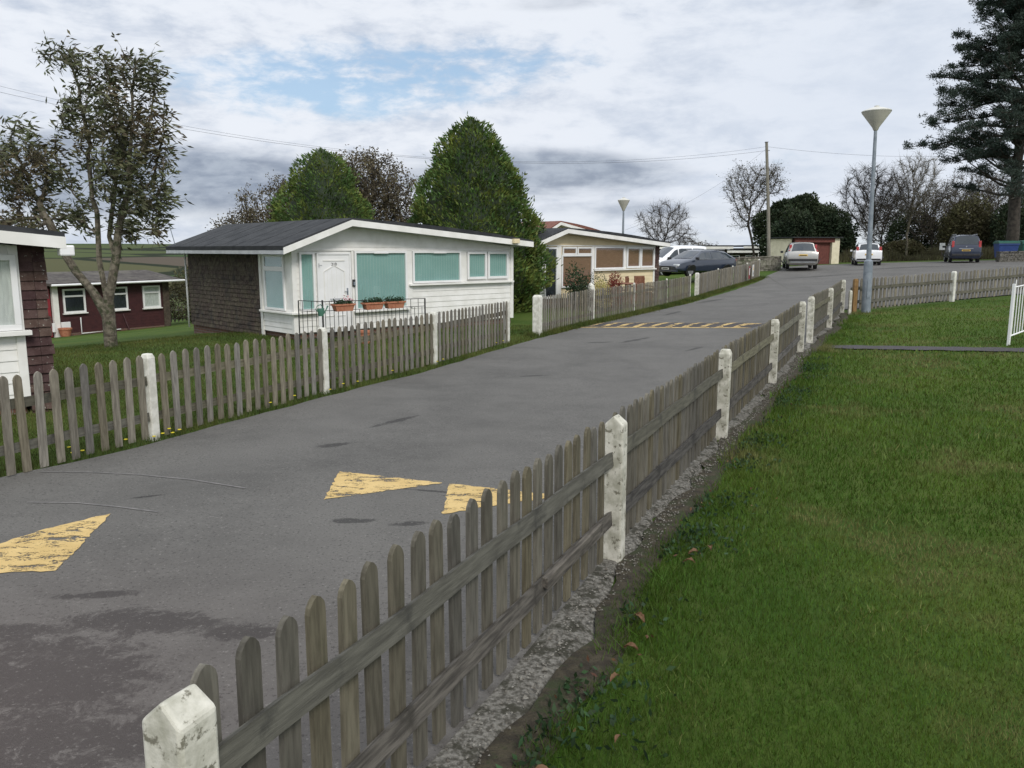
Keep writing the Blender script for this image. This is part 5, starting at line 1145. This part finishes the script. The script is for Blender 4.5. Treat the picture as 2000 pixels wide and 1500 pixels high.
# big pine at the right
def pine(x,y,label,seed):
    r=NR(seed); z0=h(x,y); root=empty('pine_tree',(x,y,z0),0,label=label,cat='tree')
    H=25.5; obj('trunk',MB().tube([(0,0,-.3),(0,0,2),(-.2,0,7),(.1,.1,13),(.0,0,H)],[.48,.42,.34,.22,.05],12),M['bark_dark'],root,smooth=True)
    zs=[4.6,6.0,7.3,8.4,9.6,10.6,11.6,13.0,14.5,16.2,18.0,21,24,26]; ls=[6.2,6.0,5.8,7.8,8.1,7.8,7.0,6.6,4.9,4.3,4.2,3.8,2.8,1.0]
    S=[];Rr=[];cl=[]
    nl=125
    for i in range(nl):
        z=4.4+(H-4.6)*((i+.5)/nl)**.92; a=i*2.39996+r.uniform(-.4,.4)
        if i%3==0: a=math.pi+r.uniform(-.9,.9)
        L=float(np.interp(z,zs,ls))*r.uniform(.6,1.06); up=r.uniform(-.15,.42)+(.35 if z>16 else 0)
        pts=[np.array([0,0,z])]; d=np.array([math.cos(a),math.sin(a),up-.02]); k=7
        for j in range(k):
            d=d+r.normal(0,.17,3)*[1,1,.9]+[0,0,.02]; d/=np.linalg.norm(d); pts.append(pts[-1]+d*L/k)
        for j in range(k):
            S.append((pts[j],pts[j+1],.10*(1-j/k)+.02,.10*(1-(j+1)/k)+.018))
            f=(j+1)/k
            low=z<6.5
            if f>(.22 if not low else .5):
                for q in range(4 if not low else 3):
                    sd=np.cross(d,[0,0,1]); s_=r.choice([-1,1]); e_=pts[j+1]+(sd*s_*r.uniform(.2,.9)+d*r.uniform(-.2,.5)+np.array([0,0,r.uniform(-.05,.35)]))*r.uniform(.6,1.25)*(1.15-f*.45)
                    S.append((pts[j+1],e_,.03,.014)); cl.append(e_); 
                    if r.uniform()<.6: cl.append(pts[j+1]*.45+e_*.55+[0,0,.06])
        cl.append(pts[-1])
    for q in range(30): cl.append(np.array([r.normal(0,.7),r.normal(0,.7),H-r.uniform(0,2.4)]))
    for q in range(620):
        z=r.uniform(7.2,H-1.5); a=r.uniform(0,6.28) if q%2 else r.normal(math.pi,.8); rr=float(np.interp(z,zs,ls))*r.uniform(.15,.86)**.8; p=np.array([math.cos(a)*rr,math.sin(a)*rr,z+r.uniform(-.4,.4)]); cl.append(p); S.append((p*[.72,.72,1]-[0,0,.5],p,.025,.012))
    S0=np.array([s[0] for s in S]);S1=np.array([s[1] for s in S]);Ra=np.array([s[2] for s in S]);Rb=np.array([s[3] for s in S])
    soup('limbs',tubes_np(S0,S1,Ra,Rb,5),4,M['bark_dark'],root)
    cl=np.array(cl); k=44; c=np.repeat(cl,k,0); q=r.normal(size=c.shape); q/=np.linalg.norm(q,axis=1,keepdims=True); q[:,2]=q[:,2]*.62+.12; rad=(r.uniform(.02,.40,len(c))*np.repeat(r.uniform(.6,1.3,len(cl)),k))[:,None]
    P=c+q*rad; soup('crown',leafverts(P,.19,.055,r,q,.6,-.2),4,M['needle'],root)
pine(37.3,62.0,'huge dark pine rising out of the top right corner',91)
# bushes in the hollow behind the shingled wall, and the garden of the cream bungalow
leafy('hollow_shrub',-17.6,45.,'tangled brown green shrub in the dip left of the shingled wall',[(0,0,1.2,2.0,1.4,1.3),(1.4,0,.9,1.4,1.2,1.0)],5500,'leaf_hedge',.15,.08,95)
leafy('hollow_shrub',-19.5,53.,'darker shrub further down the dip beyond the maroon cottage',[(0,0,1.8,2.6,1.6,1.8),(2.8,0,1.5,2.2,1.2,1.6)],5500,'leaf_hedge',.2,.1,96)
def gp(x,y): p=hw(H2,43,x,y); return p.x,p.y
for i,(lx,ly,hh,w,m,lb,L) in enumerate([(.75,-1.1,1.65,.48,'leaf_bush','glossy dark green bush before the dark door of the cream bungalow',.10),(1.75,-1.2,1.40,.62,'leaf_bush','rounded green bush before the brown blind of the cream bungalow',.06),(2.55,-1.5,1.40,.32,'leaf_red','dark red leaved shrub beside the round garden table',.07),(1.2,-2.0,1.12,.34,'leaf_pale','small yellow leaved plant by the garden picket fence',.07),(.35,-1.9,1.25,.3,'leaf_dark','small blue green plant beside the conifer in the garden',.06),(1.75,-2.1,1.08,.34,'leaf_red','low red leaved plant against the garden fence',.06)]):
    x,y=gp(lx,ly); leafy('garden_bush',x,y,lb,[(0,0,hh*.58,w,w,hh*.45),(.1,0,hh*.3,w*.9,w*.9,hh*.3)],1500 if L<.09 else 1100,m,L,L*.5,100+i,hollow=.3)
x,y=gp(.62,-2.0); t=empty('birdbath',(x,y,h(x,y)),0,label='small pale stone ornament among the garden bushes',cat='ornament'); obj('stone_body',MB().lathe([(0,0),(.12,0),(.13,.1),(.09,.5),(.15,.75),(.13,.9),(.05,.98),(0,1.)],12),M['post_clean'],t,smooth='split')
# garden table and chairs
x,y=gp(3.15,-1.5); t=empty('garden_table',(x,y,h(x,y)),R(20),label='round brown garden table by the cream bungalow',cat='table')
obj('tabletop',MB().lathe([(0,.86),(.5,.86),(.52,.88),(.5,.90),(0,.90)],24),M['chair_wood'],t,smooth='split')
for k in range(4):
    a=k*math.pi/2+.4; obj('leg',MB().tube([(math.cos(a)*.4,math.sin(a)*.4,0),(math.cos(a)*.3,math.sin(a)*.3,.86)],.022,6),M['chair_wood'],t)
obj('crossbar',MB().tube([(-.32,-.13,.3),(.32,.13,.3)],.015,6).tube([(-.13,.32,.31),(.13,-.32,.31)],.015,6),M['chair_wood'],t)
def gchair(lx,ly,rz,label):
    x,y=gp(lx,ly); c=empty('garden_chair',(x,y,h(x,y)),R(rz),label=label,cat='chair',group='brown slatted garden chairs')
    b=MB()
    for k in range(7): b.box(-.24+k*.07,-.19+k*.07,.22,.24,.52,1.08)
    b.box(-.27,.27,.215,.25,1.06,1.12); obj('backrest',b,M['chair_wood'],c)
    obj('seat',MB().box(-.26,.26,-.24,.24,.46,.50),M['chair_wood'],c,bevel=.008)
    for sx in (-.25,.25):
        for sy in (-.22,.22): obj('leg',MB().box(sx-.022,sx+.022,sy-.022,sy+.022,0,.46 if sy<0 else 1.06),M['chair_wood'],c)
        obj('armrest',MB().tube([(sx*1.08,-.26,.50),(sx*1.12,-.26,.72),(sx*1.12,.2,.74)],.022,6),M['chair_wood'],c)
gchair(3.95,-1.25,70,'brown slatted garden chair facing the round table'); gchair(4.25,-1.55,35,'second brown slatted garden chair further from the round table')

# ------------------------------------------------------------------ grass, flowers and fallen leaves
def blades(name,X,Y,H,Wd,m,r,label,lean=.35):
    n=len(X); Z=hn(X,Y)-.012; P=np.stack([X,Y,Z],1); a=r.uniform(0,6.28,n); w=np.stack([np.cos(a),np.sin(a),0*a],1)*Wd[:,None]/2; t=r.normal(0,lean,(n,3)); t[:,2]=1
    m1=P+t*(H*.5)[:,None]*[.5,.5,1]; tip=P+t*H[:,None]
    return ident(soup(name,np.stack([P-w,P+w,tip],1),3,M[m]),kind='stuff',label=label,cat='grass')
RRa=np.array(RR)
def fence_side(X,Y):  # signed distance to the right of the right-hand fence line
    xl=np.interp(Y,RRa[:,1],RRa[:,0]); return (X-xl)*.904
r=NR(200); n=640000
d=np.exp(r.uniform(math.log(1.7),math.log(33),n)); a=r.uniform(R(-28),R(66),n); X=d*np.sin(a); Y=d*np.cos(a)
fs=fence_side(X,Y); nz=.16*np.sin(Y*1.9+1)+.09*np.sin(Y*5.3)+.05*np.sin(Y*13.); prob=np.clip((fs-.22-nz*.6)/.32,0,1)**.7; k=(r.uniform(0,1,n)<prob)&(fs>.22)
pc=((X-6.45)*.046/.128+(Y-16.98)*.12/.128); onpath=(np.abs(Y-(16.98-(X-6.45)*.383))<.38)&(X>6.3); k&=~onpath; k&=~((Y>25.0+(X-10.4)*.60))
X,Y,d,fs=X[k],Y[k],d[k],fs[k]
edge=np.exp(-np.maximum(fs-.25,0)/.35); Hb=(r.uniform(.018,.042,len(X))*(1+1.0*edge))*np.clip(d/6,.9,1.5); Wb=.0035*np.clip(d/3,1,6)
blades('lawn_grass',X,Y,Hb,Wb,'blade',r,'short mown grass of the right-hand lawn')
# verge and garden grass on the left
LA_=np.array(RL)
n=150000; d=np.exp(r.uniform(math.log(8),math.log(24),n)); a=r.uniform(R(-34),R(4),n); X=d*np.sin(a); Y=d*np.cos(a); xl=np.interp(Y,LA_[:,1],LA_[:,0]); s=(xl-X)*.904
hl_=(X-H1[0])*math.cos(R(43))+(Y-H1[1])*math.sin(R(43)); hv_=-(X-H1[0])*math.sin(R(43))+(Y-H1[1])*math.cos(R(43))
k=(s>.02)&~((hl_>0)&(hl_<7.3)&(hv_>0)); X,Y,d,s=X[k],Y[k],d[k],s[k]; edge=np.exp(-s/.3)
blades('verge_grass',X,Y,r.uniform(.03,.07,len(X))*(1+.9*edge),.006*np.clip(d/9,1,3),'blade_left',r,'uncut grass along and behind the left fence')
# longer grass along the far fence feet
n=42000; s=r.uniform(0,1,n); FP=np.array([(.3,20.3),(2.5,24.4),(4.3,27.9),(6.1,31.7),(7.7,34.9),(10.1,39.8),(14.3,47.4)]); t=s*(len(FP)-1); i=t.astype(int).clip(0,len(FP)-2); f=(t-i)[:,None]; Q=FP[i]*(1-f)+FP[i+1]*f
Q=Q+np.array([.904,-.427])*np.abs(r.normal(0,.17,n))[:,None]
blades('verge_grass',Q[:,0],Q[:,1],r.uniform(.04,.17,n),np.full(n,.013),'blade_left',r,'long grass along the foot of the far left fence')
n=16000; FP=np.array(right_posts); t=r.uniform(0,1,n)*(len(FP)-1); i=t.astype(int).clip(0,len(FP)-2); f=(t-i)[:,None]; Q=FP[i]*(1-f)+FP[i+1]*f+np.array([.904,-.427])*(.32+np.abs(r.normal(0,.14,n)))[:,None]
clump=np.sin(Q[:,1]*3.1)+np.sin(Q[:,1]*7.7+1)+r.normal(0,.6,n); Q=Q[clump>.1]
blades('edge_grass',Q[:,0],Q[:,1],r.uniform(.04,.11,len(Q)),np.full(len(Q),.006),'blade',r,'straggling grass creeping over the concrete footing',.6)
# weeds (small broad leaves) along the lawn edge
n=5200; t=np.sqrt(r.uniform(0,1,n))*3.2; t=r.uniform(0,4,n); i=t.astype(int).clip(0,len(FP)-2); f=(t-i)[:,None]; Q=FP[i]*(1-f)+FP[i+1]*f+np.array([.904,-.427])*(.28+np.abs(r.normal(0,.20,n)))[:,None]
cl=np.sin(Q[:,1]*2.3+.5)+np.sin(Q[:,1]*5.9)+r.normal(0,.5,n); Q=Q[cl>.2]; P=np.c_[Q,hn(Q[:,0],Q[:,1])+r.uniform(.0,.03,len(Q))]
ident(soup('weeds',leafverts(P,.045,.022,r,np.array([0,0,.5]),.8),4,M['leaf_bush']),kind='stuff',label='small leafy weeds along the edge of the lawn',cat='weeds')
# fallen leaves on the lawn, curled
def curled(x,y,s,rz,seed):
    q=random.Random(seed); b=MB(); n=6
    for i in range(n+1):
        u=i/n; w=s*.42*math.sin(math.pi*min(max(u,.03),.97))**.7; z=s*.25*math.sin(u*math.pi*1.1)+.006
        for k,v in enumerate((-1,-.4,.4,1)): b.v.append((s*(u-.5),w*v*(.5+q.uniform(-.1,.1)),z+s*.16*abs(v)**1.5*q.uniform(.5,1.3)))
    for i in range(n):
        for k in range(3): b.f.append((i*4+k,i*4+k+1,(i+1)*4+k+1,(i+1)*4+k)); b.m.append(0)
    o=obj('fallen_leaf',b,M['dead_leaf'],loc=(x,y,h(x,y)+.025),rz=rz); return o
LV=[(.12,2.95,.10,'largest curled brown leaf on the lawn near the concrete footing'),(.20,2.86,.085,'curled brown leaf touching the white scrap of paper'),(.62,4.0,.08,'brown leaf at the lawn edge below the second post bay'),(.50,3.7,.07,'reddish fallen leaf in the weeds by the footing'),(.72,4.35,.09,'brown leaf beside the second white post'),(1.25,5.35,.09,'curled leaf on the grass right of the second white post'),(1.38,5.45,.08,'pale brown leaf furthest right on the lawn'),(1.18,5.2,.08,'brown leaf below two others right of the second white post'),(.45,3.2,.05,'small dark leaf on the near lawn'),(.32,2.55,.06,'brown leaf low in the near grass')]
for i,(x,y,s,lb) in enumerate(LV): ident(curled(x,y,s,i*1.3,i),lb,'leaf','fallen leaves on the lawn')
b=MB().add([(-.035,-.012,0),(.03,-.018,.006),(.04,.008,.0),(.0,.016,.014),(-.04,.012,.004)],[(0,1,2,3,4)]); ident(obj('paper_scrap',b,M['white_pvc'],loc=(.235,2.80,h(.235,2.8)+.035),rz=.4),'small white scrap of paper on the near lawn','litter')
# dandelions along the foot of the left fence
q=random.Random(3); nfl=0
FL=[(-4.05,9.05),(-3.98,9.12),(-3.9,9.2),(-3.86,9.3),(-4.0,9.35),(-4.6,8.35),(-4.55,8.45),(-4.66,8.4),(-4.3,8.9),(-2.75,12.2),(-2.6,12.45),(-1.4,15.2),(-1.3,15.35),(-.35,18.3),(-.2,18.6),(-5.1,7.75),(-3.3,11.0),(-2.05,13.9),(-2.45,12.85),(-3.1,11.5)]
for x,y in FL:
    b=MB(); z=q.uniform(.04,.10); b.tube([(0,0,0),(.005,.004,z)],.0025,4); st=len(b.f)
    b.lathe([(.0,z-.002),(.02,z+.004),(.021,z+.010),(.0,z+.014)],9,mi=1)
    ident(obj('dandelion',b,[M['leaf_bush'],M['petal_yellow']],loc=(x,y,h(x,y)+.01)),'yellow dandelion in the verge grass along the foot of the left fence','flower','dandelions along the left fence')

# loose grit and crumbs of concrete on the footing strip
r=NR(300); n=3200; t=r.uniform(0,4.2,n); FPa=np.array(right_posts[:7]); i=t.astype(int).clip(0,5); f=(t-i)[:,None]; Q=FPa[i]*(1-f)+FPa[i+1]*f+np.array([.904,-.427])*r.uniform(.0,.19,n)[:,None]
P=np.c_[Q,hn(Q[:,0],Q[:,1])+.016]; sz=r.uniform(.003,.011,n)*np.where(r.uniform(0,1,n)>.97,2.2,1.)
a=r.uniform(0,6.28,n); ring=[P+np.stack([np.cos(a+k*2.094),np.sin(a+k*2.094),0*a],1)*sz[:,None] for k in range(3)]; top=P+np.array([0,0,.8])*sz[:,None]
ident(soup('grit',np.concatenate([np.stack([ring[k],ring[(k+1)%3],top],1) for k in range(3)]),3,M['grit']),kind='stuff',label='loose grit on the concrete footing under the fence',cat='grit')


r=NR(310); n=230; t=r.uniform(0,3.2,n); i=t.astype(int).clip(0,5); f=(t-i)[:,None]; Q=FPa[i]*(1-f)+FPa[i+1]*f+np.array([.904,-.427])*(.24+np.abs(r.normal(0,.22,n)))[:,None]
cl=np.sin(Q[:,1]*2.1)+np.sin(Q[:,1]*4.7+2)+r.normal(0,.4,n); Q=Q[cl>.3]; P=np.c_[Q,hn(Q[:,0],Q[:,1])+r.uniform(.012,.035,len(Q))]
ident(soup('leaf_litter',leafverts(P,.034,.02,r,np.array([0,0,.1]),.8),4,M['dead_leaf']),kind='stuff',label='small dead leaves littering the edge of the lawn',cat='leaf litter')

r=NR(320); n=42000; d=np.exp(r.uniform(math.log(2.0),math.log(24),n)); a=r.uniform(R(-20),R(66),n); X=d*np.sin(a); Y=d*np.cos(a); fs=fence_side(X,Y)
cl=np.sin(X*3.1+Y*1.7)+np.sin(Y*4.3-X*2.2)+np.sin(X*9.1+2*Y)*.6+r.normal(0,.5,n); k=(fs>.5)&(cl>1.15)&~((np.abs(Y-(16.98-(X-6.45)*.383))<.38)&(X>6.3))&~((Y>25.0+(X-10.4)*.60)); X,Y,d=X[k],Y[k],d[k]
blades('lawn_tufts',X,Y,r.uniform(.035,.062,len(X))*np.clip(d/7,.8,1.4),.0045*np.clip(d/3,1,5),'blade_straw',r,'taller paler tufts standing in the right-hand lawn',.55)
